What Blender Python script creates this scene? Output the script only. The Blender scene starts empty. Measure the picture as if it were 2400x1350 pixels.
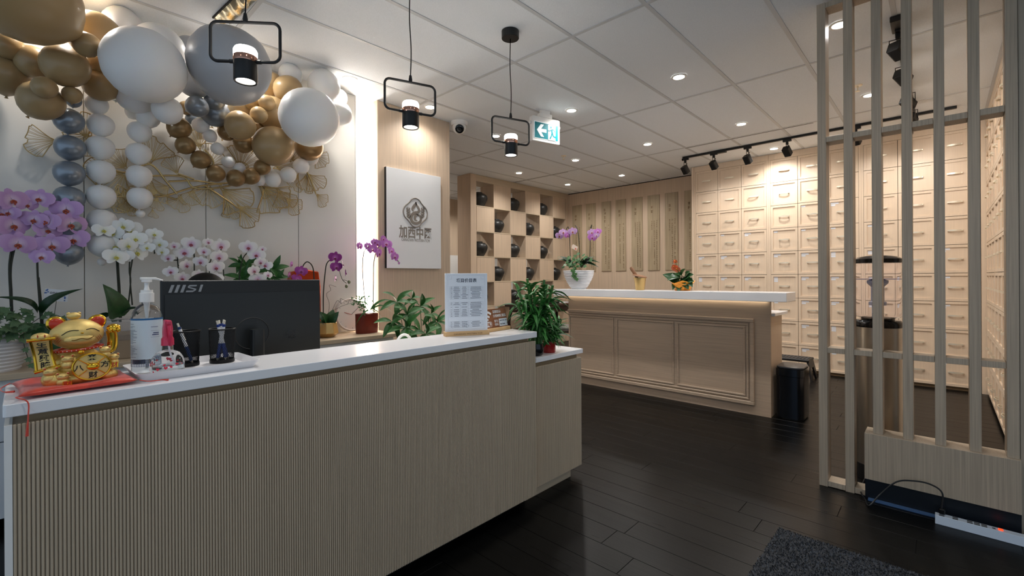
import bpy, bmesh, math, random
from math import sin, cos, pi, radians, sqrt, atan2
from mathutils import Vector, Matrix

R = random.Random(7)
S = bpy.context.scene
COL = S.collection

# ---------------------------------------------------------------- camera
FPX, YAW, ROLL, EYE, PPY = 1074.23, radians(43.185), radians(-0.3244), 1.12, 651.22
FW = Vector((cos(YAW), sin(YAW), 0)); RT = Vector((sin(YAW), -cos(YAW), 0)); UPV = Vector((0, 0, 1))
CR = RT * cos(ROLL) + UPV * sin(ROLL); CU = CR.cross(FW)
cam = bpy.data.objects.new('camera', bpy.data.cameras.new('camera')); COL.objects.link(cam)
cam.matrix_world = Matrix(((CR.x, CU.x, -FW.x, 0), (CR.y, CU.y, -FW.y, 0), (CR.z, CU.z, -FW.z, EYE), (0, 0, 0, 1)))
cam.data.sensor_width = 36; cam.data.lens = FPX / 2400 * 36; cam.data.shift_y = (PPY - 675) / 2400
cam.data.clip_start = 0.05
S.camera = cam

# ---------------------------------------------------------------- world: daylight from the shop front behind the camera
W = bpy.data.worlds.new('world'); S.world = W; W.use_nodes = True
W.node_tree.nodes['Background'].inputs[0].default_value = (0.62, 0.80, 1.0, 1)
W.node_tree.nodes['Background'].inputs[1].default_value = 0.42
S.view_settings.view_transform = 'Standard'; S.view_settings.look = 'None'
S.view_settings.exposure = 0.85; S.view_settings.gamma = 1.0; S.view_settings.use_curve_mapping = False

CEIL = 2.60
WARM = (1.0, 0.94, 0.87); NEUT = (1.0, 0.97, 0.935)
DL_POWER, TRACK_POWER, PEND_POWER = 27.0, 4.6, 9.0

def ray(px, py): return FW + CR * ((px - 1200) / FPX) - CU * ((py - PPY) / FPX)
CAMP = Vector((0, 0, EYE))
def onX(px, py, x): d = ray(px, py); return CAMP + d * (x / d.x)
def onY(px, py, y): d = ray(px, py); return CAMP + d * (y / d.y)
def onZ(px, py, z): d = ray(px, py); return CAMP + d * ((z - EYE) / d.z)
def depth(p): return (Vector(p) - CAMP).dot(FW)

# ---------------------------------------------------------------- materials
def lin(c):
    f = lambda v: v / 12.92 if v <= 0.04045 else ((v + 0.055) / 1.055) ** 2.4
    return tuple(f(x / 255.0) for x in c[:3]) + (1.0,)
MATS = {}
def mat(name, col, rough=0.5, metal=0.0, spec=0.5, emit=None, es=0.0, trans=0.0, ior=1.45, coat=0.0, var=None, bump=None, sss=0.0, alpha=1.0, sheen=0.0, stretch=None, rvar=None):
    if name in MATS: return MATS[name]
    m = bpy.data.materials.new(name); m.use_nodes = True
    nt = m.node_tree; b = nt.nodes['Principled BSDF']
    c = lin(col)
    b.inputs['Base Color'].default_value = c
    b.inputs['Roughness'].default_value = rough; b.inputs['Metallic'].default_value = metal
    b.inputs['Specular IOR Level'].default_value = spec; b.inputs['IOR'].default_value = ior
    b.inputs['Transmission Weight'].default_value = trans; b.inputs['Coat Weight'].default_value = coat
    b.inputs['Alpha'].default_value = alpha
    if sss: b.inputs['Subsurface Weight'].default_value = sss; b.inputs['Subsurface Radius'].default_value = (0.02, 0.015, 0.01)
    if sheen: b.inputs['Sheen Weight'].default_value = sheen
    if emit is not None:
        b.inputs['Emission Color'].default_value = lin(emit); b.inputs['Emission Strength'].default_value = es
    if var or bump or rvar:
        tc = nt.nodes.new('ShaderNodeTexCoord'); mp = nt.nodes.new('ShaderNodeMapping'); oi = nt.nodes.new('ShaderNodeObjectInfo')
        ad = nt.nodes.new('ShaderNodeVectorMath'); ad.operation = 'ADD'
        sc = nt.nodes.new('ShaderNodeVectorMath'); sc.operation = 'SCALE'; sc.inputs['Scale'].default_value = 17.0
        cx = nt.nodes.new('ShaderNodeCombineXYZ')
        for i in range(3): nt.links.new(oi.outputs['Random'], cx.inputs[i])
        nt.links.new(cx.outputs[0], sc.inputs[0]); nt.links.new(tc.outputs['Object'], ad.inputs[0]); nt.links.new(sc.outputs[0], ad.inputs[1])
        nt.links.new(ad.outputs[0], mp.inputs['Vector'])
        mp.inputs['Scale'].default_value = stretch or (1, 1, 1)
        def noise(scale, det=3.0):
            n = nt.nodes.new('ShaderNodeTexNoise'); n.inputs['Scale'].default_value = scale; n.inputs['Detail'].default_value = det
            nt.links.new(mp.outputs[0], n.inputs['Vector']); return n
        if var:
            n = noise(var[0]); r = nt.nodes.new('ShaderNodeValToRGB'); a = var[1]
            r.color_ramp.elements[0].position = 0.3; r.color_ramp.elements[1].position = 0.7
            r.color_ramp.elements[0].color = tuple(x * (1 - a) for x in c[:3]) + (1,)
            r.color_ramp.elements[1].color = (lin(var[2]) if len(var) > 2 else tuple(min(1, x * (1 + a)) for x in c[:3]) + (1,))
            nt.links.new(n.outputs['Fac'], r.inputs[0]); nt.links.new(r.outputs[0], b.inputs['Base Color'])
        if rvar:
            n = noise(rvar[0]); mr = nt.nodes.new('ShaderNodeMapRange'); mr.inputs['To Min'].default_value = rvar[1]; mr.inputs['To Max'].default_value = rvar[2]
            nt.links.new(n.outputs['Fac'], mr.inputs[0]); nt.links.new(mr.outputs[0], b.inputs['Roughness'])
        if bump:
            n = noise(bump[0], 6.0); bp = nt.nodes.new('ShaderNodeBump'); bp.inputs['Strength'].default_value = bump[1]; bp.inputs['Distance'].default_value = 0.004
            nt.links.new(n.outputs['Fac'], bp.inputs['Height']); nt.links.new(bp.outputs[0], b.inputs['Normal'])
    MATS[name] = m
    return m

OAK = (207, 184, 159)
M_oakv = mat('oak_vertical_grain', OAK, 0.45, var=(3.0, 0.10), stretch=(30, 30, 0.7), bump=(3.0, 0.02))
M_oakh = mat('oak_horizontal_grain', (188, 166, 143), 0.45, var=(3.0, 0.10), stretch=(30, 0.7, 30), bump=(3.0, 0.02))
M_oakx = mat('oak_grain_along_desk', (196, 177, 151), 0.45, var=(3.0, 0.10), stretch=(0.7, 30, 30))
M_slatdesk = mat('fluted_taupe_laminate', (188, 170, 146), 0.5, var=(3.0, 0.08), stretch=(30, 30, 1.0))
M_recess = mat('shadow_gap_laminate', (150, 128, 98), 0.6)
M_cab = mat('cream_oak_laminate', (228, 206, 181), 0.38, var=(3.0, 0.03), stretch=(40, 40, 1.2))
M_screen = mat('grey_oak_laminate', (176, 159, 138), 0.42, var=(4.0, 0.16), stretch=(60, 60, 0.8), bump=(4.0, 0.05))
M_quartz = mat('white_quartz', (232, 232, 234), 0.18, var=(2.2, 0.035), spec=0.5)
M_white = mat('white_satin', (236, 234, 230), 0.45)
M_wall = mat('warm_white_panel', (226, 222, 214), 0.55, var=(0.9, 0.025))
M_ceil = mat('mineral_fibre_tile', (238, 242, 246), 0.9, var=(190.0, 0.05), bump=(160.0, 0.25))
M_grid = mat('painted_steel_tbar', (206, 208, 210), 0.5)
M_gap = mat('dark_gap', (38, 34, 30), 0.8)
M_floor = mat('black_stained_oak', (8, 8, 8), 0.35, var=(3.0, 0.30), stretch=(30, 1.2, 1), rvar=(1.4, 0.22, 0.40), bump=(5.0, 0.06), spec=0.18)
M_black = mat('matt_black', (22, 22, 23), 0.45)
M_blackg = mat('gloss_black', (14, 14, 15), 0.15)
M_chrome = mat('brushed_nickel', (238, 228, 208), 0.34, metal=0.5)
M_steel = mat('brushed_steel', (186, 180, 170), 0.28, metal=1.0)
M_copper = mat('rose_gold', (214, 160, 138), 0.15, metal=1.0)
M_gold = mat('polished_gold', (232, 182, 60), 0.2, metal=1.0)
M_goldm = mat('matt_gold', (226, 196, 122), 0.46, metal=0.6, bump=(500, 0.15))
M_wire = mat('antique_gold_wire', (182, 156, 106), 0.36, metal=0.85)
M_lamp = mat('lit_lens', (255, 255, 255), 0.5, emit=(255, 246, 232), es=14.0)
M_lampsoft = mat('lit_diffuser', (255, 255, 255), 0.5, emit=(255, 247, 236), es=16.0)
M_strip = mat('led_strip', (255, 255, 255), 0.5, emit=(255, 248, 238), es=26.0)
M_glass = mat('clear_plastic', (255, 255, 255), 0.03, trans=1.0, ior=1.06, coat=0.6)

# ---------------------------------------------------------------- mesh helpers
class MB:
    def __init__(s): s.v = []; s.f = []; s.M = None
    def add(s, vs, fs):
        o = len(s.v)
        for p in vs:
            p = Vector(p)
            s.v.append(s.M @ p if s.M else p)
        s.f += [tuple(i + o for i in f) for f in fs]
        return s
    def box(s, x0, x1, y0, y1, z0, z1):
        return s.add([(x0, y0, z0), (x1, y0, z0), (x1, y1, z0), (x0, y1, z0), (x0, y0, z1), (x1, y0, z1), (x1, y1, z1), (x0, y1, z1)],
                     [(0, 3, 2, 1), (4, 5, 6, 7), (0, 1, 5, 4), (1, 2, 6, 5), (2, 3, 7, 6), (3, 0, 4, 7)])
    def prism(s, pts, d0, d1, plane='xz'):
        n = len(pts)
        def mk(a, b, d): return {'xz': (a, d, b), 'xy': (a, b, d), 'yz': (d, a, b)}[plane]
        vs = [mk(a, b, d0) for a, b in pts] + [mk(a, b, d1) for a, b in pts]
        fs = [tuple(range(n)), tuple(range(2 * n - 1, n - 1, -1))] + [((i + 1) % n, i, i + n, (i + 1) % n + n) for i in range(n)]
        return s.add(vs, fs)
    def lathe(s, prof, n=24, c=(0, 0, 0), sx=1.0, sy=1.0, caps=True):
        vs = []; fs = []; k = len(prof)
        for i in range(n):
            a = 2 * pi * i / n
            for r, z in prof: vs.append((c[0] + r * cos(a) * sx, c[1] + r * sin(a) * sy, c[2] + z))
        for i in range(n):
            j = (i + 1) % n
            for q in range(k - 1): fs.append((i * k + q, j * k + q, j * k + q + 1, i * k + q + 1))
        if caps and prof[0][0] > 1e-6: fs.append(tuple(i * k for i in range(n))[::-1])
        if caps and prof[-1][0] > 1e-6: fs.append(tuple(i * k + k - 1 for i in range(n)))
        return s.add(vs, fs)
    def ball(s, c, r, nu=16, nv=10, M=None):
        rx, ry, rz = (r, r, r) if not hasattr(r, '__len__') else r
        prof = [(max(0.0, sin(pi * i / nv)), -cos(pi * i / nv)) for i in range(nv + 1)]
        vs = []; fs = []
        for i in range(nu):
            a = 2 * pi * i / nu
            for q, (pr, pz) in enumerate(prof):
                p = Vector((pr * cos(a) * rx, pr * sin(a) * ry, pz * rz))
                if M: p = M @ p
                vs.append(Vector(c) + p)
        k = nv + 1
        for i in range(nu):
            j = (i + 1) % nu
            for q in range(nv):
                if q == 0: fs.append((i * k, j * k + 1, i * k + 1))
                elif q == nv - 1: fs.append((i * k + q, j * k + q, i * k + q + 1))
                else: fs.append((i * k + q, j * k + q, j * k + q + 1, i * k + q + 1))
        return s.add(vs, fs)
    def tube(s, pts, r, n=6, closed=False):
        P = [Vector(p) for p in pts]; m = len(P)
        rs = r if hasattr(r, '__len__') else [r] * m
        vs = []; fs = []; nrm = None
        for i in range(m):
            a = P[i - 1] if (i > 0 or closed) else P[i]; b = P[(i + 1) % m] if (i < m - 1 or closed) else P[i]
            t = (b - a)
            if t.length < 1e-9: t = Vector((0, 0, 1))
            t.normalize()
            if nrm is None:
                nrm = t.orthogonal().normalized()
            else:
                nrm = nrm - t * nrm.dot(t)
                if nrm.length < 1e-6: nrm = t.orthogonal()
                nrm.normalize()
            bi = t.cross(nrm)
            for q in range(n):
                an = 2 * pi * q / n
                vs.append(P[i] + (nrm * cos(an) + bi * sin(an)) * rs[i])
        for i in range(m if closed else m - 1):
            j = (i + 1) % m
            for q in range(n):
                w = (q + 1) % n
                fs.append((i * n + q, i * n + w, j * n + w, j * n + q))
        if not closed:
            fs.append(tuple(range(n))[::-1]); fs.append(tuple((m - 1) * n + q for q in range(n)))
        return s.add(vs, fs)
    def sheet(s, fn, nu, nv):
        vs = [fn(i / nu, j / nv) for i in range(nu + 1) for j in range(nv + 1)]
        fs = [(i * (nv + 1) + j, (i + 1) * (nv + 1) + j, (i + 1) * (nv + 1) + j + 1, i * (nv + 1) + j + 1) for i in range(nu) for j in range(nv)]
        return s.add(vs, fs)
    def mesh(s, name, m, smooth=False, bevel=0.0, seg=1, weld=False):
        me = bpy.data.meshes.new(name); me.from_pydata([tuple(p) for p in s.v], [], s.f)
        bm = bmesh.new(); bm.from_mesh(me)
        if weld: bmesh.ops.remove_doubles(bm, verts=bm.verts, dist=1e-5)
        bmesh.ops.recalc_face_normals(bm, faces=bm.faces)
        if bevel:
            es = [e for e in bm.edges if len(e.link_faces) == 2 and e.calc_face_angle(0) > 0.5]
            bmesh.ops.bevel(bm, geom=es, offset=bevel, segments=seg, affect='EDGES', profile=0.5, clamp_overlap=True)
        bm.to_mesh(me); bm.free()
        if smooth:
            me.polygons.foreach_set('use_smooth', [True] * len(me.polygons))
            if smooth != 'all': me.set_sharp_from_angle(angle=radians(40))
        if m: me.materials.append(m)
        return me
    def build(s, name, m, parent=None, smooth=False, bevel=0.0, seg=1, loc=None, weld=False):
        return link(name, s.mesh(name, m, smooth, bevel, seg, weld), parent, Matrix.Translation(loc) if loc is not None else None)

def link(name, me, parent=None, M=None):
    o = bpy.data.objects.new(name, me); COL.objects.link(o)
    if parent: o.parent = parent
    if M is not None: o.matrix_basis = M
    return o
def tag(o, label=None, cat=None, group=None, kind=None):
    if label: o['label'] = label
    if cat: o['category'] = cat
    if group: o['group'] = group
    if kind: o['kind'] = kind
    return o
def thing(name, label, cat, loc=(0, 0, 0), rz=0.0, group=None):
    o = bpy.data.objects.new(name, None); COL.objects.link(o); o.empty_display_size = 0.05
    o.location = loc; o.rotation_euler = (0, 0, rz)
    return tag(o, label, cat, group)
def struct(name, parent=None):
    o = bpy.data.objects.new(name, None); COL.objects.link(o); o['kind'] = 'structure'; o.empty_display_size = 0.05
    return o
def copy_tree(o, parent=None):
    c = o.copy(); COL.objects.link(c); c.parent = parent
    for ch in list(o.children): copy_tree(ch, c)
    return c
def frame(x, z, loc=(0, 0, 0), s=1.0):
    """matrix whose local x axis is x and whose z axis leans to z"""
    x = Vector(x).normalized(); z = Vector(z); z = z - x * z.dot(x)
    if z.length < 1e-6: z = x.orthogonal()
    z.normalize(); y = z.cross(x)
    sx, sy, sz = s if hasattr(s, '__len__') else (s, s, s)
    return Matrix(((x.x * sx, y.x * sy, z.x * sz, loc[0]), (x.y * sx, y.y * sy, z.y * sz, loc[1]), (x.z * sx, y.z * sy, z.z * sz, loc[2]), (0, 0, 0, 1)))
FRONT = Matrix.Rotation(pi / 2, 4, 'X')                                   # flat print facing -y
FACEX = Matrix.Rotation(-pi / 2, 4, 'Z') @ Matrix.Rotation(pi / 2, 4, 'X')  # flat print facing -x
def text(name, body, size, m, parent, M, ext=0.0006, bold=0.0, align='CENTER', sx=1.0, space=1.0):
    c = bpy.data.curves.new(name, 'FONT'); c.body = body; c.size = size; c.extrude = ext; c.offset = bold
    c.align_x = align; c.align_y = 'CENTER'; c.resolution_u = 2; c.space_character = space
    t = bpy.data.objects.new(name, c)
    me = bpy.data.meshes.new_from_object(t); me.name = name
    bpy.data.objects.remove(t); bpy.data.curves.remove(c)
    me.materials.clear(); me.materials.append(m)
    if sx != 1.0: M = M @ Matrix.Diagonal((sx, 1, 1, 1))
    return link(name, me, parent, M)
def spot(name, loc, aim, power, col, angle=110, blend=0.8, rad=0.04, parent=None):
    l = bpy.data.lights.new(name, 'SPOT'); l.energy = power; l.color = col; l.spot_size = radians(angle); l.spot_blend = blend; l.shadow_soft_size = rad
    o = bpy.data.objects.new(name, l); COL.objects.link(o)
    d = (Vector(aim) - Vector(loc)).normalized()
    o.matrix_world = Matrix.Translation(loc) @ d.to_track_quat('-Z', 'Y').to_matrix().to_4x4()
    return o
def area(name, loc, aim, sx, sy, power, col, spread=180):
    l = bpy.data.lights.new(name, 'AREA'); l.shape = 'RECTANGLE'; l.size = sx; l.size_y = sy; l.energy = power; l.color = col; l.spread = radians(spread)
    o = bpy.data.objects.new(name, l); COL.objects.link(o)
    d = (Vector(aim) - Vector(loc)).normalized()
    o.matrix_world = Matrix.Translation(loc) @ d.to_track_quat('-Z', 'Y').to_matrix().to_4x4()
    return o
def rrect(x0, x1, y0, y1, r, n=4):
    out = []
    for cx, cy, a0 in ((x1 - r, y1 - r, 0), (x0 + r, y1 - r, 90), (x0 + r, y0 + r, 180), (x1 - r, y0 + r, 270)):
        for i in range(n + 1):
            a = radians(a0 + 90 * i / n); out.append((cx + r * cos(a), cy + r * sin(a)))
    return out
def bez(p, n=12):
    """smooth polyline through points (Catmull-Rom)"""
    P = [Vector(q) for q in p]; P = [P[0] * 2 - P[1]] + P + [P[-1] * 2 - P[-2]]; out = []
    for i in range(1, len(P) - 2):
        for k in range(n):
            t = k / n; a, b, c, d = P[i - 1], P[i], P[i + 1], P[i + 2]
            out.append(0.5 * (2 * b + (c - a) * t + (2 * a - 5 * b + 4 * c - d) * t * t + (3 * b - a - 3 * c + d) * t ** 3))
    out.append(P[-2]); return out

# ================================================================ SETTING
K = 0.9673            # ceiling-plane scale found when the room was measured
# ---- floor
floor = struct('floor')
MB().box(-3, 7.2, -3.2, 7.0, -0.06, -0.003).build('subfloor', M_floor, floor)
plank_me = {}
PW = 0.1325
for i in range(44):
    x0 = 0.60 + i * PW
    if x0 > 6.3: break
    y = -0.95 - R.random() * 1.1
    while y < 2.85:
        L = R.choice((0.9, 1.2, 1.2, 1.4))
        if L not in plank_me: plank_me[L] = MB().box(0.0008, PW - 0.0008, 0.0008, L - 0.0008, -0.006, 0).mesh('plank', M_floor, bevel=0.0008)
        if not (x0 < 1.5 and y > 1.7): link('plank', plank_me[L], floor, Matrix.Translation((x0, y, 0)))
        y += L

# ---- ceiling: 1.44 x 0.487 m lay-in tiles on a steel grid
ceiling = struct('ceiling')
MB().box(-3, 7.2, -3.2, 7.0, CEIL + 0.02, CEIL + 0.10).build('ceiling_slab', M_ceil, ceiling)
TX, TY = 1.443, 0.487
tile_me = MB().box(0.011, TX - 0.011, 0.011, TY - 0.011, CEIL + 0.001, CEIL + 0.016).mesh('tile', M_ceil, bevel=0.002)
for i in range(-3, 4):
    x0 = 2.311 + (i - 1) * TX
    for j in range(-9, 12):
        y0 = 1.166 + j * TY
        link('tile', tile_me, ceiling, Matrix.Translation((x0, y0, 0)))
g = MB()
for i in range(-4, 5): g.box(2.311 + i * TX - 0.0115, 2.311 + i * TX + 0.0115, -3.2, 7, CEIL - 0.002, CEIL + 0.006)
g.build('grid_bar_cross', M_grid, ceiling)
for j in range(-9, 13):
    MB().box(-3, 7, 1.166 + j * TY - 0.0115, 1.166 + j * TY + 0.0115, CEIL - 0.0025, CEIL + 0.006).build('grid_bar', M_grid, ceiling)
# dark open joints seen along the cross bars
for (y0, y1, x) in ((3.81, 4.82, 5.197 + 0.012), (0.9, 2.15, 5.197 + 0.012)):
    MB().box(x, x + 0.006, y0, y1, CEIL - 0.004, CEIL + 0.004).build('open_joint', M_gap, ceiling)

# ---- left wall: white panels with reveals, lit slot, oak clad column
WY = 3.453
wl = struct('wall_left')
MB().box(-3.2, 1.84, WY + 0.012, WY + 0.30, 0, CEIL).build('backing', mat('champagne_trim', (186, 176, 162), 0.4), wl)
for a, b in ((-3.2, -2.08), (-2.08, -1.50), (-1.50, -0.922), (-0.922, -0.347), (-0.347, 0.230), (0.230, 0.804), (0.804, 1.386), (1.386, 1.838)):
    MB().box(a + 0.002, b - 0.002, WY, WY + 0.014, 0, CEIL).build('panel', M_wall, wl, bevel=0.001)
MB().box(1.83, 2.03, WY + 0.11, WY + 0.30, 0, CEIL).build('slot_back', M_white, wl)
MB().box(1.838, 1.845, WY + 0.0, WY + 0.11, 0, CEIL).build('slot_side', M_white, wl)
MB().box(1.995, 2.009, WY + 0.085, WY + 0.10, 0.05, CEIL - 0.02).build('led_strip', M_strip, wl)
colm = struct('wall_column')
MB().box(2.018, 2.775, WY - 0.045, WY + 0.30, 0, CEIL).build('cladding', M_oakv, colm, bevel=0.002)
MB().box(2.010, 2.026, WY - 0.048, WY + 0.05, 0, CEIL).build('edge_trim', M_oakv, colm)
MB().box(2.70, 2.775, WY + 0.30, 6.7, 0, CEIL).build('corridor_wall', M_oakv, colm)

# ---- back wall (oak, behind the plaques) and the room beyond the divider
XB = 6.626
wb = struct('wall_back')
for k in range(6):
    MB().box(XB, XB + 0.12, 2.38 + k * 0.412 + 0.0006, 2.38 + (k + 1) * 0.412 - 0.0006, 0, CEIL - 0.012).build('panel', M_oakv, wb)
MB().box(XB + 0.002, XB + 0.14, 2.38, 4.86, CEIL - 0.012, CEIL + 0.002).build('shadow_gap', M_gap, wb)
MB().box(XB, XB + 0.12, 4.86, 6.75, 0, CEIL).build('panel_beyond', M_white, wb)
wf = struct('wall_far')
MB().box(2.7, 6.75, 6.69, 6.80, 1.55, CEIL).build('upper_cladding', M_oakv, wf)
MB().box(2.7, 6.75, 6.69, 6.80, 0, 1.55).build('lower_plaster', M_white, wf)
wr = struct('wall_right')
MB().box(2.95, 6.9, -0.98, -0.90, 0, CEIL).build('plaster', M_white, wr)
MB().box(6.80, 6.9, -0.9, 2.38, 0, CEIL).build('plaster_end', M_white, wr)
we = struct('wall_entrance')
MB().box(2.935, 3.05, -3.2, -0.243, 0, CEIL).build('cladding', M_screen, we)

# ================================================================ CEILING FITTINGS
ring_me = MB().lathe([(0.040, 0.0), (0.055, 0.0), (0.055, -0.004), (0.040, -0.006), (0.040, 0.0)], 24, caps=False).mesh('trim_ring', M_white, smooth=True)
lens_me = MB().lathe([(0.0001, -0.003), (0.041, -0.003), (0.041, 0.0), (0.0001, 0.0)], 24).mesh('lens', M_lamp)
DLS = [(3.318, 1.412, 'nearest the middle of the ceiling, right of the exit sign'), (3.318, 2.383, 'just above and right of the green exit sign'), (4.762, 1.412, 'above the dispensary counter, before the ceiling track'),
       (4.750, 2.381, 'beyond the exit sign, second row from it'), (4.762, 3.362, 'near the sprinkler head beyond the exit sign'), (5.94, 3.382, 'closest to the wall of wooden plaques'),
       (4.78, 4.342, 'directly before the checkered oak divider'), (5.92, 4.331, 'in the corner of divider and plaque wall'), (3.290, 0.433, 'behind the top left bar of the slat screen'),
       (4.736, 0.427, 'behind the third bar of the slat screen'), (3.366, 3.380, 'showing through the frame of the right hand pendant'), (2.404, 3.213, 'over the white logo sign, beside the middle pendant'),
       (1.659, 3.192, 'over the white wall panels beside the balloons'), (5.94, 1.412, 'between two spotlights of the ceiling track'), (0.914, 3.192, 'hidden above the right balloon cluster'), (0.169, 3.192, 'hidden above the left balloon cluster')]
for x, y, w in DLS:
    d = thing('downlight', 'unseen downlight added ' + w, 'downlight', (x, y, CEIL), group='recessed ceiling downlights')
    link('trim_ring', ring_me, d, Matrix.Translation((0, 0, -0.001))); link('lens', lens_me, d, Matrix.Translation((0, 0, -0.002)))
    spot('downlight_lamp', (x, y, CEIL - 0.012), (x, y, 0), DL_POWER * (0.5 if (x < 2.6 and y > 3) else 1.0), NEUT, 150, 0.9, 0.04)
for x, y, w in ((0.4, 0.5, 'in front of the reception desk, left'), (1.8, 0.4, 'in front of the reception desk, right'), (4.0, 5.9, 'in the room behind the divider, left'), (5.4, 5.9, 'in the room behind the divider, right'), (1.6, -1.0, 'over the entrance mat'), (-0.9, 1.0, 'left of the entrance')):   # unseen downlights, added for the light they give
    d = thing('downlight', 'unseen downlight added ' + w, 'downlight', (x, y, CEIL), group='recessed downlights out of view')
    link('trim_ring', ring_me, d, Matrix.Translation((0, 0, -0.001))); link('lens', lens_me, d, Matrix.Translation((0, 0, -0.002)))
    spot('downlight_lamp', (x, y, CEIL - 0.012), (x, y, 0), DL_POWER * (1.6 if y > 5 else 0.5), NEUT, 150, 0.9, 0.04)

# ---- track lights
def track(label, p0, p1, heads, conn=None):
    p0 = Vector(p0); p1 = Vector(p1); d = (p1 - p0); L = d.length; an = atan2(d.y, d.x)
    t = thing('track_light', label, 'track light', p0, an)
    MB().box(0, L, -0.017, 0.017, -0.022, 0).build('rail', M_black, t, bevel=0.003)
    if conn: MB().box(conn - 0.09, conn + 0.09, -0.028, 0.028, -0.036, -0.002).build('power_feed', M_black, t, bevel=0.004)
    Rz = Matrix.Rotation(-an, 3, 'Z')
    for s, aim, drop in heads:
        h = MB().box(s - 0.04, s + 0.04, -0.014, 0.014, -0.045, -0.020).box(s - 0.012, s + 0.012, -0.012, 0.012, -0.075, -0.045).build('spot_head', M_black, t, bevel=0.002)
        a = (Rz @ (Vector(aim) - p0) - Vector((s, 0, -drop))).normalized()
        Mh = Matrix.Translation((s, 0, -drop)) @ a.to_track_quat('-Z', 'Y').to_matrix().to_4x4()
        b = MB(); b.M = Mh; b.prism(rrect(-0.034, 0.034, -0.034, 0.034, 0.010, 3), -0.045, 0.050, 'xy'); b.build('lamp_housing', M_black, h, bevel=0.003)
        y_ = MB(); yy = 0.040
        y_.tube([(s, -yy, -drop), (s, -yy, -0.078), (s, yy, -0.078), (s, yy, -drop)], 0.0035, 6); y_.build('yoke', M_black, h)
        c = MB(); c.tube(bez([(s, 0, -0.075), (s + 0.018, 0.01, -0.09), (s - 0.010, 0.004, -0.105), (s, 0, -drop + 0.03)], 5), 0.0025, 5); c.build('lead', M_blackg, h)
        e = MB(); e.M = Mh; e.lathe([(0.0001, -0.0465), (0.027, -0.0465), (0.027, -0.044), (0.0001, -0.044)], 16); e.build('lamp_lens', M_lamp, h)
        spot('track_lamp', t.location + Matrix.Rotation(an, 3, 'Z') @ Vector((s, 0, -drop)) + (Matrix.Rotation(an, 3, 'Z') @ a) * 0.055, aim, TRACK_POWER, WARM, 105, 0.9, 0.025)
CX = 6.20
track('black ceiling track of spotlights along the front of the drawer wall', (5.58, 2.33, CEIL), (5.58, -0.1, CEIL),
      [(0.03, (CX, 2.10, 1.6), 0.165), (0.37, (CX, 1.80, 1.7), 0.165), (0.74, (CX, 1.40, 1.6), 0.165), (1.13, (CX, 1.05, 1.9), 0.150), (1.72, (CX, 0.45, 1.8), 0.150), (2.10, (CX, 0.1, 1.8), 0.150)], 0.42)
track('black ceiling track of spotlights running away behind the slat screen', (3.42, 0.185, CEIL), (5.50, 0.185, CEIL),
      [(0.13, (4.6, -0.30, 1.9), 0.150), (0.62, (5.0, -0.30, 1.9), 0.150), (1.25, (5.5, -0.30, 1.9), 0.150), (1.75, (CX, -0.1, 1.9), 0.150)], 0.06)

# ---- pendants over the reception desk
def pendant(label, px, py, rot, cy=1.885):
    c = onY(px, py, cy)
    c.z = 2.075
    t = thing('pendant_lamp', label, 'pendant lamp', c, radians(rot), 'pendants over the reception desk')
    up = CEIL - c.z
    MB().lathe([(0.0001, up - 0.045), (0.050, up - 0.045), (0.052, up - 0.043), (0.052, up), (0.0001, up)], 28).build('ceiling_canopy', M_black, t, smooth=True)
    MB().tube(bez([(0, 0, 0.02), (0.004, 0, up * 0.3), (-0.003, 0, up * 0.6), (0.001, 0, up - 0.04)], 8), 0.0028, 6).build('cord', M_blackg, t)
    MB().lathe([(0.0001, 0.0), (0.008, 0.0), (0.009, 0.012), (0.006, 0.032), (0.003, 0.036), (0.0001, 0.036)], 12).build('cord_grip', M_black, t, smooth=True)
    w, h, r = 0.124, 0.146, 0.026
    pts = []
    for cx, cz, a0 in ((w - r, -r, 0), (-w + r, -r, 90), (-w + r, -h + r, 180), (w - r, -h + r, 270)):
        for i in range(7):
            a = radians(a0 + 90 * i / 6); pts.append((cx + r * cos(a), 0, cz + r * sin(a)))
    k = 14                                                    # open loop: leaves the lamp body free at the bottom
    loop = [(0.042, 0, -h)] + pts[21:] + pts[:21] + [(-0.042, 0, -h)]
    MB().tube(loop, 0.0058, 8).build('frame', M_black, t, smooth=True)
    f = MB()
    for s in (-1, 1): f.tube([(s * 0.038, 0, -h), (s * 0.056, 0, -h)], 0.0075, 10)
    f.build('collar', M_black, t, smooth=True)
    MB().lathe([(0.0001, -h - 0.004), (0.0400, -h - 0.004), (0.0410, -h + 0.002), (0.0410, -h + 0.014), (0.0400, -h + 0.018), (0.0001, -h + 0.018)], 28).build('copper_band', M_copper, t, smooth=True)
    MB().lathe([(0.0001, -h + 0.018), (0.0395, -h + 0.018), (0.0395, -h + 0.040), (0.035, -h + 0.048), (0.0001, -h + 0.051)], 28).build('top_diffuser', M_lampsoft, t, smooth=True)
    MB().lathe([(0.032, -h - 0.004), (0.032, -h - 0.074), (0.038, -h - 0.076), (0.040, -h - 0.073), (0.040, -h - 0.004), (0.032, -h - 0.004)], 28, caps=False).build('lamp_body', M_black, t, smooth=True)
    MB().lathe([(0.0001, -h - 0.071), (0.032, -h - 0.071), (0.032, -h - 0.062), (0.0001, -h - 0.062)], 28).build('bottom_lens', M_lamp, t)
    spot('pendant_spot', (c.x, c.y, c.z - h - 0.080), (c.x, c.y, 0), PEND_POWER, NEUT, 100, 0.8, 0.03)
pendant('black framed pendant lamp with copper band hanging before the grey balloon', 575, 60, -42)
pendant('black framed pendant lamp with copper band above the white logo sign', 962, 187, -19)
pendant('black framed pendant lamp with copper band left of the green exit sign', 1197, 275, -20)

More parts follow.
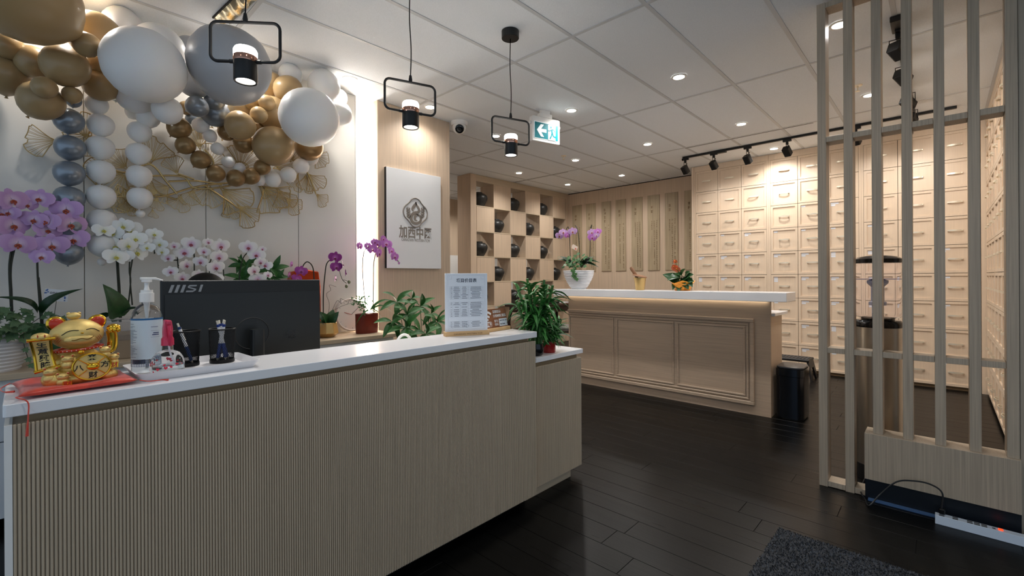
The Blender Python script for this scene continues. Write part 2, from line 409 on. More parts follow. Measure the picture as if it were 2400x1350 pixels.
# ---- exit sign
EXP = CAMP + ray(1277, 307) * 4.07
ex = thing('exit_sign', 'white ceiling exit sign with green running man and left arrow', 'exit sign', (EXP.x, EXP.y, EXP.z - 0.11), radians(-15)); ex.scale = (0.76, 0.8, 0.84)
XS = 0.197
MB().prism(rrect(-XS, XS, 0.0, 0.262, 0.014), -0.028, 0.028).build('housing', M_white, ex, bevel=0.004, smooth=True)
M_green = mat('exit_green', (10, 108, 118), 0.3, emit=(40, 170, 175), es=0.04)
M_exitw = mat('exit_white', (232, 238, 238), 0.3, emit=(240, 255, 255), es=0.15)
MB().box(-0.172, 0.172, -0.031, -0.027, 0.030, 0.205).build('lit_border', M_exitw, ex)
MB().box(-0.166, 0.166, -0.0325, -0.030, 0.036, 0.199).build('green_panel', M_green, ex)
ar = [(-0.138, 0.118), (-0.082, 0.182), (-0.038, 0.182), (-0.078, 0.135), (-0.005, 0.135), (-0.005, 0.101), (-0.078, 0.101), (-0.038, 0.053), (-0.082, 0.053)]
MB().prism(ar, -0.0345, -0.032).build('arrow', M_exitw, ex)
MB().box(0.022, 0.128, -0.0345, -0.032, 0.036, 0.192).build('doorway', M_exitw, ex)
rm = MB()
Y0, Y1 = -0.0365, -0.034
def limb(m, pts, w):
    for (a, b), (c, d) in zip(pts[:-1], pts[1:]):
        dx, dz = c - a, d - b; l = sqrt(dx * dx + dz * dz); nx, nz = -dz / l * w, dx / l * w
        m.prism([(a + nx, b + nz), (a - nx, b - nz), (c - nx, d - nz), (c + nx, d + nz)], Y0, Y1)
rm.prism([(0.062 + 0.012 * cos(a * pi / 8), 0.168 + 0.013 * sin(a * pi / 8)) for a in range(16)], Y0, Y1)
limb(rm, [(0.072, 0.145), (0.080, 0.105)], 0.012); limb(rm, [(0.066, 0.146), (0.050, 0.128), (0.022, 0.128)], 0.005); limb(rm, [(0.074, 0.148), (0.106, 0.144), (0.118, 0.118)], 0.005)
limb(rm, [(0.076, 0.110), (0.066, 0.075), (0.046, 0.046)], 0.008); limb(rm, [(0.082, 0.108), (0.096, 0.075), (0.135, 0.070)], 0.008)
rm.build('running_man', M_green, ex)
MB().box(-0.085, 0.085, -0.03, 0.03, 0.262, 0.305).build('ceiling_mount', M_white, ex, bevel=0.003)
MB().box(-0.06, 0.06, -0.02, 0.02, 0.300, (CEIL - EXP.z + 0.11) / 0.84).build('mount_stem', M_white, ex)
for s in (-1, 1): MB().ball((s * (XS + 0.008), 0, 0.19), 0.017, 12, 8).build('lamp_nub', M_white, ex, smooth=True)

# ---- security camera
sc_ = thing('security_camera', 'white dome security camera on the ceiling beside the oak column', 'camera', (2.83, 3.33, CEIL)); sc_.scale = (1.2, 1.2, 1.2)
MB().lathe([(0.0001, 0), (0.065, 0), (0.067, -0.012), (0.060, -0.030), (0.0001, -0.03)], 28).build('mounting_base', M_white, sc_, smooth=True)
dv = Vector((-0.55, -0.70, -0.45)).normalized()
b = MB(); b.M = Matrix.Translation((0, 0, -0.045)) @ dv.to_track_quat('Z', 'Y').to_matrix().to_4x4(); b.ball((0, 0, 0), (0.052, 0.052, 0.056), 20, 14); b.build('eyeball', M_white, sc_, smooth=True)
b = MB(); b.M = Matrix.Translation(Vector((0, 0, -0.045))) @ dv.to_track_quat('Z', 'Y').to_matrix().to_4x4(); b.lathe([(0.0001, 0.050), (0.034, 0.046), (0.034, 0.058), (0.022, 0.064), (0.0001, 0.060)], 24); b.build('lens', M_blackg, sc_, smooth=True)

# ---- sprinkler heads
def sprinkler(label, x, y):
    t = thing('sprinkler', label, 'sprinkler', (x, y, CEIL), group='ceiling sprinklers')
    MB().lathe([(0.0001, 0), (0.032, 0), (0.030, -0.006), (0.0001, -0.008)], 20).build('escutcheon', M_chrome, t, smooth=True)
    m = MB().tube([(0, 0, -0.006), (0, 0, -0.020)], 0.007, 8)
    for s in (-1, 1): m.tube([(s * 0.006, 0, -0.018), (s * 0.013, 0, -0.030), (s * 0.004, 0, -0.045)], 0.0025, 6)
    m.build('frame_arms', M_chrome, t)
    MB().lathe([(0.0001, -0.045), (0.016, -0.045), (0.016, -0.047), (0.0001, -0.047)], 16).build('deflector', M_chrome, t)
p = onZ(1321, 365, CEIL); sprinkler('small metal sprinkler head in the ceiling beyond the exit sign', p.x, p.y)
p = onZ(2010, 200, CEIL); sprinkler('small metal sprinkler head behind the second screen bar', p.x, p.y)

# ---- linear slot with brass lining at the top left
a_ = onZ(519, 48, CEIL); b_ = onZ(612, -40, CEIL); dd = b_ - a_; L = dd.length
sl = thing('ceiling_slot', 'narrow ceiling slot lined with wrinkled gold foil above the balloons', 'ceiling slot', a_, atan2(dd.y, dd.x))
MB().box(0, L, -0.047, -0.040, -0.008, 0.0).build('frame_rail', M_gap, sl); MB().box(0, L, 0.040, 0.047, -0.008, 0).build('frame_rail', M_grid, sl)
M_foil = mat('wrinkled_gold_foil', (222, 208, 176), 0.18, metal=1.0, bump=(14, 1.0))
MB().sheet(lambda u, v: (u * L, -0.040 + v * 0.08, -0.004 - 0.012 * sin(pi * v) - 0.006 * sin(u * 31 + v * 5)), 60, 6).build('foil_lining', M_foil, sl, smooth='all')

# ================================================================ RECEPTION DESK
dk = thing('reception_desk', 'fluted taupe reception desk with recessed shadow gap', 'desk', (-0.03, 1.45, 0))
DL_ = 1.748
MB().box(0.012, DL_ - 0.004, 0.0055, 0.25, 0.06, 0.808).build('carcass', M_slatdesk, dk)
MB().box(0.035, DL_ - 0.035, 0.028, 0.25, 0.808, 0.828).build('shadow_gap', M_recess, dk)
MB().box(0.03, DL_ - 0.05, 0.08, 0.25, 0, 0.06).build('toe_kick', M_gap, dk)
MB().box(0.0, 0.012, 0.0, 0.25, 0.03, 0.811).build('end_panel', M_white, dk)
pit = 0.00692
rib_me = MB().box(0.0, 0.0047, 0.0, 0.007, 0.06, 0.811).mesh('slat', M_slatdesk, bevel=0.0008)
n = int((DL_ - 0.016) / pit)
for i in range(n): link('slat', rib_me, dk, Matrix.Translation((0.013 + i * pit, 0.0, 0)))
ct = tag(MB().prism(rrect(-0.032, 1.725, 1.450, 1.725, 0.006, 3), 0.828, 0.856, 'xy').build('countertop', M_quartz, None, bevel=0.002), 'long white quartz countertop on the fluted reception desk', 'countertop')
d2 = thing('desk_return', 'lower fluted end section of the reception desk', 'desk', (1.718, 1.495, 0))
MB().box(0.004, 0.448, 0.0055, 0.64, 0.06, 0.667).build('carcass', M_slatdesk, d2)
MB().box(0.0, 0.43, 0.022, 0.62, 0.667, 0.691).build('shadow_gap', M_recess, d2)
MB().box(0.0, 0.386, 0.036, 0.60, 0, 0.06).build('toe_kick', M_oakx, d2)
for i in range(int(0.444 / pit)): link('slat', rib2_me if i else globals().setdefault('rib2_me', MB().box(0.0, 0.0047, 0.0, 0.007, 0.06, 0.667).mesh('slat', M_slatdesk, bevel=0.0008)), d2, Matrix.Translation((0.004 + i * pit, 0, 0)))
tag(MB().prism(rrect(1.727, 2.178, 1.492, 2.15, 0.004, 3), 0.691, 0.715, 'xy').build('worktop', M_quartz, None, bevel=0.002), 'short white quartz worktop holding the bamboo pots', 'countertop')
tag(MB().box(0.0, 1.726, 1.725, 2.30, 0.690, 0.715).build('worktop', M_white, None, bevel=0.002), 'white staff work surface behind the reception counter', 'countertop')
wdk = thing('desk_pedestal', 'white drawer pedestal under the staff work surface', 'pedestal', (1.2, 1.75, 0))
MB().box(0, 0.4, 0, 0.5, 0, 0.690).build('carcass', M_white, wdk, bevel=0.002)
for k in range(3): MB().box(0.006, 0.394, 0.5, 0.516, 0.03 + k * 0.215, 0.235 + k * 0.215).build('drawer', M_white, wdk, bevel=0.002)

# ---- credenza along the wall
cr = thing('credenza', 'long low credenza with oak top and white drawers under the orchids', 'cabinet', (-0.95, 3.06, 0))
MB().box(0, 2.93, 0, WY - 3.06 - 0.002, 0.672, 0.700).build('top_board', M_oakx, cr, bevel=0.002)
MB().box(0.01, 2.90, 0.03, WY - 3.06 - 0.002, 0.05, 0.672).build('carcass', M_white, cr)
M_bluew = mat('pale_blue_grey_front', (196, 204, 214), 0.35)
for k in range(6):
    d = MB().box(0.012 + k * 0.482, 0.488 + k * 0.482, 0.008, 0.032, 0.40, 0.640).build('drawer', M_bluew, cr, bevel=0.002)
    MB().box(0.245 + k * 0.482, 0.252 + k * 0.482, 0.004, 0.009, 0.605, 0.618).build('lock', M_black, d)
    MB().box(0.012 + k * 0.482, 0.488 + k * 0.482, 0.008, 0.032, 0.055, 0.394).build('drawer', M_bluew, cr, bevel=0.002)

# ================================================================ DISPENSARY COUNTER
dc = thing('dispensary_counter', 'oak dispensary counter front with three moulded panels', 'counter', (4.04, 0.99, 0))
LY = 1.965
MB().box(0, 0.022, 0, LY, 0, 0.928).build('front_panel', M_oakh, dc, bevel=0.001)
MB().box(0.022, 0.36, 0.004, LY - 0.01, 0, 0.800).build('carcass', M_oakv, dc)
def bar(nm, y0, y1, z0, z1, t, parent=dc, bev=0.004): return MB().box(-t, 0.001, y0, y1, z0, z1).build(nm, M_oakh, parent, bevel=bev)
for nm, y0, y1, z0, z1 in (('moulding_top', 0.118, LY, 0.748, 0.778), ('moulding_bottom', 0.118, LY, 0.078, 0.108), ('moulding_side', 0.118, 0.148, 0.108, 0.748)):
    o = bar(nm, y0, y1, z0, z1, 0.020)
bar('inner_moulding_top', 0.16, LY, 0.722, 0.738, 0.012); bar('inner_moulding_bottom', 0.16, LY, 0.118, 0.134, 0.012); bar('inner_moulding_side', 0.16, 0.176, 0.134, 0.722, 0.012)
ys = [onX(q, 800, 4.04).y - 0.99 for q in (1754, 1587, 1580, 1445, 1439)] + [LY - 0.01]
ys[0] = 0.186
for a, b in ((ys[0], ys[1]), (ys[2], ys[3]), (ys[4], ys[5])):
    m = MB(); z0, z1, w = 0.142, 0.714, 0.016
    m.box(-0.010, 0.001, a, b, z0, z0 + w); m.box(-0.010, 0.001, a, b, z1 - w, z1); m.box(-0.010, 0.001, a, a + w, z0 + w, z1 - w); m.box(-0.010, 0.001, b - w, b, z0 + w, z1 - w)
    m.build('panel_moulding', M_oakh, dc, bevel=0.003)
MB().box(-0.025, -0.012, 0.02, LY, 0.9205, 0.9265).build('led_strip', mat('counter_led', (255, 255, 255), 0.5, emit=(255, 240, 215), es=2.6), dc)
tag(MB().box(3.84, 4.125, 0.835, 3.005, 0.9285, 0.998).build('countertop', M_quartz, None, bevel=0.003), 'thick white quartz ledge on the oak dispensary counter', 'countertop')
tag(MB().box(4.064, 4.475, 0.965, 2.94, 0.802, 0.825).build('worktop', M_quartz, None, bevel=0.002), 'lower white worktop behind the dispensary ledge', 'countertop')

# ================================================================ DRAWER WALLS
hb = MB(); n = 8
for i in range(n):
    a, b = -0.055 + 0.11 * i / n, -0.055 + 0.11 * (i + 1) / n
    ya = -0.018 - 0.010 * (1 - (a / 0.055) ** 2); yb = -0.018 - 0.010 * (1 - (b / 0.055) ** 2)
    hb.add([(a, ya, -0.008), (b, yb, -0.008), (b, yb, 0.008), (a, ya, 0.008), (a, ya + 0.005, -0.008), (b, yb + 0.005, -0.008), (b, yb + 0.005, 0.008), (a, ya + 0.005, 0.008)],
           [(0, 1, 2, 3), (7, 6, 5, 4), (0, 4, 5, 1), (3, 2, 6, 7), (0, 3, 7, 4), (1, 5, 6, 2)])
for s in (-1, 1): hb.box(s * 0.047 - 0.006, s * 0.047 + 0.006, -0.021, 0.0, -0.006, 0.006)
handle_me = hb.mesh('handle', M_chrome)
M_label = mat('white_sticker', (238, 242, 250), 0.5); M_ink = mat('label_ink', (150, 160, 190), 0.6)
lab_me = []
for k in (1, 2, 3):
    m = MB()
    for q in range(k): m.box(0, 0.042 + (0.03 if q == 0 and k == 2 else 0), -0.0008, 0.001, -0.0165 - q * 0.0195, -q * 0.0195)
    lab_me.append(m.mesh('sticker', M_label))
ROWS, RP, Z0 = 9, 0.2768, 0.035
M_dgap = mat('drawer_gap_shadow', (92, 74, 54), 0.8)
def drawer_unit(label, loc, rz, ncol, pitch, lab_from=3, seed=1):
    rr = random.Random(seed)
    u = thing('drawer_cabinet', label, 'cabinet', loc, rz, 'floor to ceiling medicine drawer cabinets')
    st = 0.020; Wd = ncol * pitch + 2 * st
    MB().box(0, st, -0.002, 0.30, 0.0 + Z0, CEIL - 0.002).box(Wd - st, Wd, -0.002, 0.30, Z0, CEIL - 0.002).build('carcass', M_cab, u)
    MB().box(st, Wd - st, 0.013, 0.30, Z0, CEIL - 0.002).build('gap_shade_core', M_dgap, u)  # carcass core coloured dark to give the shade in the drawer gaps
    MB().box(0, Wd, -0.004, 0.012, Z0 + ROWS * RP, CEIL - 0.002).build('top_rail', M_cab, u, bevel=0.001)
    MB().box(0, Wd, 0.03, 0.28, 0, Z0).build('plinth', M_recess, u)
    w, h, e = pitch - 0.0045, RP - 0.0045, 0.025
    dm = MB().box(0, w, 0, 0.012, 0, e).box(0, w, 0, 0.012, h - e, h).box(0, e, 0, 0.012, e, h - e).box(w - e, w, 0, 0.012, e, h - e).box(e, w - e, 0.0095, 0.014, e, h - e)
    me = dm.mesh('drawer', M_cab)
    for r in range(ROWS):
        for c in range(ncol):
            d = link('drawer', me, u, Matrix.Translation((st + c * pitch + 0.00225, -0.002, Z0 + (ROWS - 1 - r) * RP + 0.00225)))
            link('handle', handle_me, d, Matrix.Translation((w / 2, 0.010, h * 0.50)))
            if r >= lab_from or (r == lab_from - 1 and rr.random() < 0.2):
                k = 0 if r <= lab_from else rr.choice((1, 1, 2))
                if k == 0 and rr.random() < 0.3: k = 1
                link('sticker', lab_me[k], d, Matrix.Translation((e + 0.006, 0.0088, h - e - 0.006)))
    return u
for k, (ye, w) in enumerate(((2.436, 'leftmost unit of the back wall, next to the plaques'), (1.535, 'middle unit of the back wall, partly behind the screen'), (0.6345, 'rightmost unit of the back wall behind the slat screen'))):
    drawer_unit('cream medicine drawers with nickel pulls, ' + w, (CX, ye, 0), -pi / 2, 3, 0.2865 if k < 2 else 0.283, seed=3 + k)
MB_end = tag(MB().box(CX - 0.012, CX + 0.3, 2.437, 2.467, 0, CEIL - 0.002).build('end_panel', M_cab, None), 'plain cream end panel closing the drawer wall beside the plaques', 'panel')
tag(MB().box(CX - 0.02, CX + 0.05, -0.335, -0.27, 0, CEIL - 0.002).build('corner_filler', M_cab, None), 'narrow cream filler strip in the corner between the two drawer walls', 'panel')
for k, (xe, w) in enumerate(((6.17, 'far unit of the right hand wall'), (5.25, 'near unit of the right hand wall'), (4.33, 'end unit of the right hand wall beside the screen post'))):
    drawer_unit('cream medicine drawers seen edge-on, ' + w, (xe, -0.305, 0), pi, 3, 0.29, lab_from=20, seed=9 + k)

# ================================================================ SLAT SCREEN
ss = thing('slat_screen', 'grey oak slatted screen with cross rails and solid base box', 'screen', (2.92, 0, 0))
sw, sd, sp = 0.038, 0.10, 0.1147
ytop = 0.486
slat_long = MB().box(0, sd, -sw, 0, 0, 2.575).mesh('slat', M_screen, bevel=0.001); slat_short = MB().box(0, sd, -sw, 0, 0.328, 2.575).mesh('slat', M_screen, bevel=0.001)
rail_me = MB().box(0.004, sd - 0.004, -(sp - sw) + 0.0005, -0.0005, 0, 0.028).mesh('rail', M_screen, bevel=0.001)
for k in range(7):
    y = ytop - sp * k
    link('slat', slat_long if k < 2 else slat_short, ss, Matrix.Translation((0, y, 0)))
    if k < 6:
        for z in (0.712, 1.832, 2.547): link('rail', rail_me, ss, Matrix.Translation((0, y - sw, z)))
    if k < 2: link('rail', rail_me, ss, Matrix.Translation((0, y - sw, 0.002)))
MB().box(-0.020, sd + 0.012, -0.243, 0.290, 0.098, 0.328).build('base_box', M_screen, ss, bevel=0.001)
M_navy = mat('dark_navy_plinth', (16, 20, 27), 0.35)
MB().box(-0.014, sd, -0.243, 0.288, 0.0, 0.098).build('toe_board', M_navy, ss)
MB().box(-0.042, -0.015, -0.243, 0.275, 0.0, 0.006).build('floor_trim', mat('trim_blue_reflection', (70, 100, 140), 0.4), ss)  # aluminium trim; the blue it reflects is put into its colour

# ================================================================ CHECKERED DIVIDER WITH JARS
SY = 4.837
sh = thing('room_divider', 'floor to ceiling oak divider with checkered open and closed cubbies', 'shelving', (4.31, SY, 0))
SD = 0.285
xs = [4.42 - 4.31 + 0.354 * k for k in range(7)]; zs = [2.515 - 0.362 * k for k in range(7)] + [0.0]
XE = XB - 4.31 - 0.002
MB().box(0, xs[0], 0, SD, 0, CEIL - 0.002).build('end_post', M_oakv, sh, bevel=0.001)
MB().box(xs[6], XE, 0, SD, 0, CEIL - 0.002).build('end_post', M_oakv, sh, bevel=0.001)
MB().box(xs[0], xs[6], 0, SD, zs[0] - 0.012, CEIL - 0.002).build('head_board', M_oakx, sh)
for z in zs[1:-1]: MB().box(xs[0], xs[6], 0, SD, z - 0.008, z + 0.008).build('shelf_board', M_oakx, sh)
div = {}
for r in range(7):
    zt = zs[r] - (0.012 if r == 0 else 0.008); zb = zs[r + 1] + (0.008 if r < 6 else 0)
    hh = round(zt - zb, 4)
    for c in range(1, 6):
        if hh not in div: div[hh] = MB().box(-0.008, 0.008, 0.0005, SD - 0.0005, 0, hh).mesh('upright', M_oakv)
        link('upright', div[hh], sh, Matrix.Translation((xs[c], 0, zb)))
    for c in range(6):
        if (r + c) % 2 == 1:
            key = ('p', hh)
            if key not in div: div[key] = MB().box(0.008, 0.346, 0.0025, 0.018, 0, hh).mesh('panel', M_oakv, bevel=0.001)
            link('panel', div[key], sh, Matrix.Translation((xs[c], 0, zb)))
# jars: black ribbed ceramic
prof = [(0.0001, 0), (0.050, 0), (0.056, 0.010), (0.076, 0.045), (0.092, 0.085), (0.094, 0.105), (0.086, 0.130), (0.066, 0.148), (0.050, 0.153), (0.0001, 0.153)]
jm = MB(); nn = 44; k = len(prof); vs = []; fs = []
for i in range(nn):
    a = 2 * pi * i / nn; g_ = 0.975 if i % 2 else 1.0
    for r_, z_ in prof: vs.append((r_ * cos(a) * g_, r_ * sin(a) * g_, z_))
for i in range(nn):
    j = (i + 1) % nn
    for q in range(k - 1): fs.append((i * k + q, j * k + q, j * k + q + 1, i * k + q + 1))
jm.add(vs, fs)
M_jar = mat('black_ribbed_ceramic', (44, 44, 43), 0.38, var=(8, 0.2))
jar_me = jm.mesh('body', M_jar, smooth='all'); lid_me = MB().lathe([(0.0001, 0.153), (0.040, 0.153), (0.038, 0.166), (0.0001, 0.168)], 24).mesh('neck', M_jar, smooth=True)
RN = ['top', 'second', 'third', 'fourth', 'fifth', 'sixth']; CN = ['first', 'second', 'third', 'fourth', 'fifth', 'sixth']
for r in range(5):
    for c in range(6):
        if (r + c) % 2 == 0:
            j = thing('ceramic_jar', 'black ribbed ceramic jar in the %s row, %s column of the oak divider' % (RN[r], CN[c]), 'jar', (4.31 + xs[c] + 0.177, SY + 0.14, zs[r + 1] + 0.008), R.random() * 3, 'black jars in the checkered divider'); j.scale = (1.36, 1.36, 1.32)
            link('body', jar_me, j); link('neck', lid_me, j)

# ================================================================ CARVED PLAQUES
M_plq = mat('aged_wood_plaque', (176, 158, 130), 0.32, var=(3.0, 0.14), stretch=(20, 20, 0.8), bump=(4, 0.1))
M_carve = mat('carved_ink', (128, 104, 74), 0.7)
PY = [(4.745, 4.546), (4.459, 4.269), (4.151, 3.971), (3.884, 3.699), (3.599, 3.410), (3.325, 3.129), (3.041, 2.843), (2.747, 2.552)]
NM = ['leftmost', 'second', 'third', 'fourth', 'fifth', 'sixth', 'seventh', 'eighth']
PZ0, PZ1 = 1.222, 2.378
def glyph(m, y, z, s, rr):
    """one carved character: a few crossing strokes"""
    t = s * 0.07
    for q in range(rr.choice((2, 3, 3))):
        zz = z + s * (0.38 - 0.38 * q) ; m.box(-0.0125, -0.0115, y - s * rr.uniform(0.28, 0.48), y + s * rr.uniform(0.28, 0.48), zz - t, zz + t)
    for q in range(rr.choice((1, 2))):
        yy = y + s * rr.uniform(-0.3, 0.3); m.box(-0.0125, -0.0115, yy - t, yy + t, z - s * rr.uniform(0.25, 0.5), z + s * 0.5)
heads = [2, 2, 4, 2, 2, 2, 2, 2]; cols = [2, 3, 2, 2, 3, 3, 3, 2]
for k, (ya, yb) in enumerate(PY):
    rr = random.Random(50 + k); yc = (ya + yb) / 2
    w = 'next to the oak divider' if k == 0 else ('half hidden behind the drawer wall' if k == 7 else 'from the oak divider')
    p = thing('wall_plaque', 'tall aged wood plaque with carved vertical writing, %s %s' % (NM[k], w), 'plaque', (XB, yc, 0), group='carved plaques on the back wall')
    MB().box(-0.011, -0.0005, yb - yc, ya - yc, PZ0, PZ1).build('board', M_plq, p, bevel=0.002)
    m = MB(); hw = (ya - yb) / 2
    for q in range(heads[k]): glyph(m, 0.25 * hw + (0.06 if k in (0,) else 0) * 0, PZ1 - 0.19 - q * 0.062 + (0.05 if k == 2 else 0), 0.042, rr)
    m.build('title_writing', M_carve, p)
    m = MB()
    for c in range(cols[k]):
        yy = -0.55 * hw + c * (1.1 * hw / max(1, cols[k] - 1)) * (0.75 if cols[k] == 3 else 0.62)
        n_ = [26, 24, 6][c] if cols[k] == 3 else [25, 22][c]
        if k in (4,) and c == 2: n_ = 8
        for q in range(n_):
            if rr.random() < 0.10: continue
            glyph(m, yy, PZ1 - 0.40 - q * 0.0295 + (0.0 if c == 0 else -0.005), 0.0215, rr)
    m.build('verse_writing', M_carve, p)

# ================================================================ LOGO SIGN ON THE COLUMN
CYF = WY - 0.045
a0, a1 = onY(905, 390, CYF - 0.03), onY(1034, 630, CYF - 0.03)
SX, SZ = a1.x - a0.x, a0.z - a1.z
sg = thing('logo_sign', 'white square-edged sign board with taupe gourd logo on the oak column', 'sign', (a0.x, CYF, a1.z))
M_taupe = mat('taupe_print', (142, 132, 122), 0.5)
MB().box(0, SX, -0.030, -0.001, 0, SZ).build('board', mat('sign_white', (240, 240, 240), 0.35), sg, bevel=0.001)
MB().box(-0.001, 0.0, -0.030, -0.001, 0, SZ).build('board_edge', M_black, sg)
def sx_(px, py): q = onY(px, py, CYF - 0.030); return q.x - a0.x, q.z - a1.z
def crop(u, v): return sx_(890 + u * 170 / 820, 370 + v * 280 / 1350)
# logo: four-lobed outline
c0 = crop(404, 620); rx = (crop(540, 620)[0] - crop(268, 620)[0]) / 2; rz = (crop(404, 458)[1] - crop(404, 782)[1]) / 2
pts = []
for cx, cz, r_, s0, s1 in ((0.0, 0.48, 0.52, 28, 152), (-0.42, 0.0, 0.58, 118, 242), (0.0, -0.48, 0.52, 208, 332), (0.42, 0.0, 0.58, -62, 62)):
    for i in range(13):
        a = radians(s0 + (s1 - s0) * i / 12); pts.append((c0[0] + rx * (cx + r_ * cos(a)), c0[1] + rz * (cz + r_ * sin(a))))
MB().tube([(x, -0.0305, z) for x, z in pts], 0.0062, 6, closed=True).build('logo_outline', M_taupe, sg)
def stroke(m, uv, w):
    P = bez([(crop(u, v)[0], 0, crop(u, v)[1]) for u, v in uv], 8); n_ = len(P)
    L_, R_ = [], []
    for i in range(n_):
        t = (P[min(i + 1, n_ - 1)] - P[max(i - 1, 0)]).normalized(); ww = w(i / (n_ - 1))
        L_.append((P[i].x - t.z * ww, P[i].z + t.x * ww)); R_.append((P[i].x + t.z * ww, P[i].z - t.x * ww))
    for i in range(n_ - 1): m.prism([L_[i], L_[i + 1], R_[i + 1], R_[i]], -0.0325, -0.0295)
m = MB()
stroke(m, [(407, 498), (405, 520), (385, 550), (368, 580), (380, 604)], lambda t: 0.003 + 0.011 * sin(pi * min(1, t * 1.0)))
stroke(m, [(407, 498), (412, 525), (432, 560), (446, 595), (430, 616), (395, 622), (365, 645), (355, 690), (375, 730), (415, 742), (455, 722), (464, 685), (445, 650), (415, 638)], lambda t: 0.004 + 0.010 * sin(pi * t) ** 0.7)
stroke(m, [(440, 660), (415, 645), (398, 668), (400, 700), (425, 712)], lambda t: 0.003 + 0.010 * sin(pi * t))
m.build('gourd_mark', M_taupe, sg)
for s in (-1, 1):
    m = MB(); cx = 404 + s * 83
    stroke(m, [(cx + s * 3, 555), (cx + s * 1, 600), (cx - s * 4, 650), (cx - s * 10, 690)], lambda t: 0.0035)
    for q in range(4):
        v = 575 + q * 28
        for e in (-1, 1): stroke(m, [(cx - s * q * 2, v + 22), (cx + e * 14 - s * q * 2, v + 4), (cx + e * 17 - s * q * 2, v - 14)], lambda t: 0.0015 + 0.005 * sin(pi * t))
    m.build('leaf_sprig', M_taupe, sg)
b0, b1 = crop(224, 850), crop(582, 870)
zc = (crop(404, 795)[1] + crop(404, 910)[1]) / 2
text('chinese_name', '加西中医', 0.112, M_taupe, sg, Matrix.Translation(((b0[0] + b1[0]) / 2, -0.0305, zc - 0.002)) @ FRONT, bold=0.0028, sx=(b1[0] - b0[0]) / 0.436)
text('english_name', 'CANADIAN WESTERN TCM', 0.036, M_taupe, sg, Matrix.Translation(((b0[0] + b1[0]) / 2, -0.0305, crop(404, 932)[1])) @ FRONT, sx=(b1[0] - b0[0]) / 0.52, space=1.05)

# ================================================================ BALLOONS
bp = [(0.0001, -1.06), (0.05, -1.05), (0.16, -1.0), (0.40, -0.90), (0.66, -0.72), (0.86, -0.46), (0.97, -0.16), (1.0, 0.10), (0.95, 0.40), (0.80, 0.68), (0.58, 0.86), (0.30, 0.97), (0.0001, 1.0)]
M_btan = mat('mocha_latex', (172, 144, 102), 0.34, sss=0.15, coat=0.1)
M_bbro = mat('bronze_latex', (148, 118, 78), 0.30, metal=0.35)
M_bwhi = mat('white_latex', (240, 238, 236), 0.42, sss=0.25)
M_bgry = mat('grey_latex', (172, 174, 178), 0.36, sss=0.1)
M_bsil = mat('silver_chrome_latex', (142, 150, 160), 0.28, metal=0.45)
BM = {}
for key, mm in (('t', M_btan), ('b', M_bbro), ('w', M_bwhi), ('g', M_bgry), ('s', M_bsil)):
    BM[key] = (MB().lathe(bp, 32).mesh('balloon', mm, smooth='all'), MB().lathe([(0.0001, -1.04), (0.035, -1.045), (0.05, -1.08), (0.085, -1.14), (0.07, -1.145), (0.0001, -1.10)], 12).mesh('knot', mm, smooth=True))
CW = {'t': 'tan', 'b': 'bronze', 'w': 'white', 'g': 'grey', 's': 'silver'}
def balloon(key, px, py, r, d, label, group, up=None, sq=1.0):
    y = WY - 0.16
    for _ in range(6):
        c = onY(px, py, y); Rr = r * depth(c) / FPX; y = WY - 0.03 - Rr - d
    ax = Vector(up) if up else Vector((R.uniform(-.7, .7), R.uniform(-.9, -.15), R.uniform(0.1, 0.9)))
    Mx = Matrix.Translation(c) @ ax.normalized().to_track_quat('Z', 'Y').to_matrix().to_4x4() @ Matrix.Diagonal((Rr, Rr, Rr * sq, 1))
    o = tag(link('balloon', BM[key][0], None, Mx), label, 'balloon', group); link('knot', BM[key][1], o)
    return o
GC, GR, GL = 'balloons of the left garland cluster', 'balloons of the right garland cluster', 'small balloons strung in hanging chains'
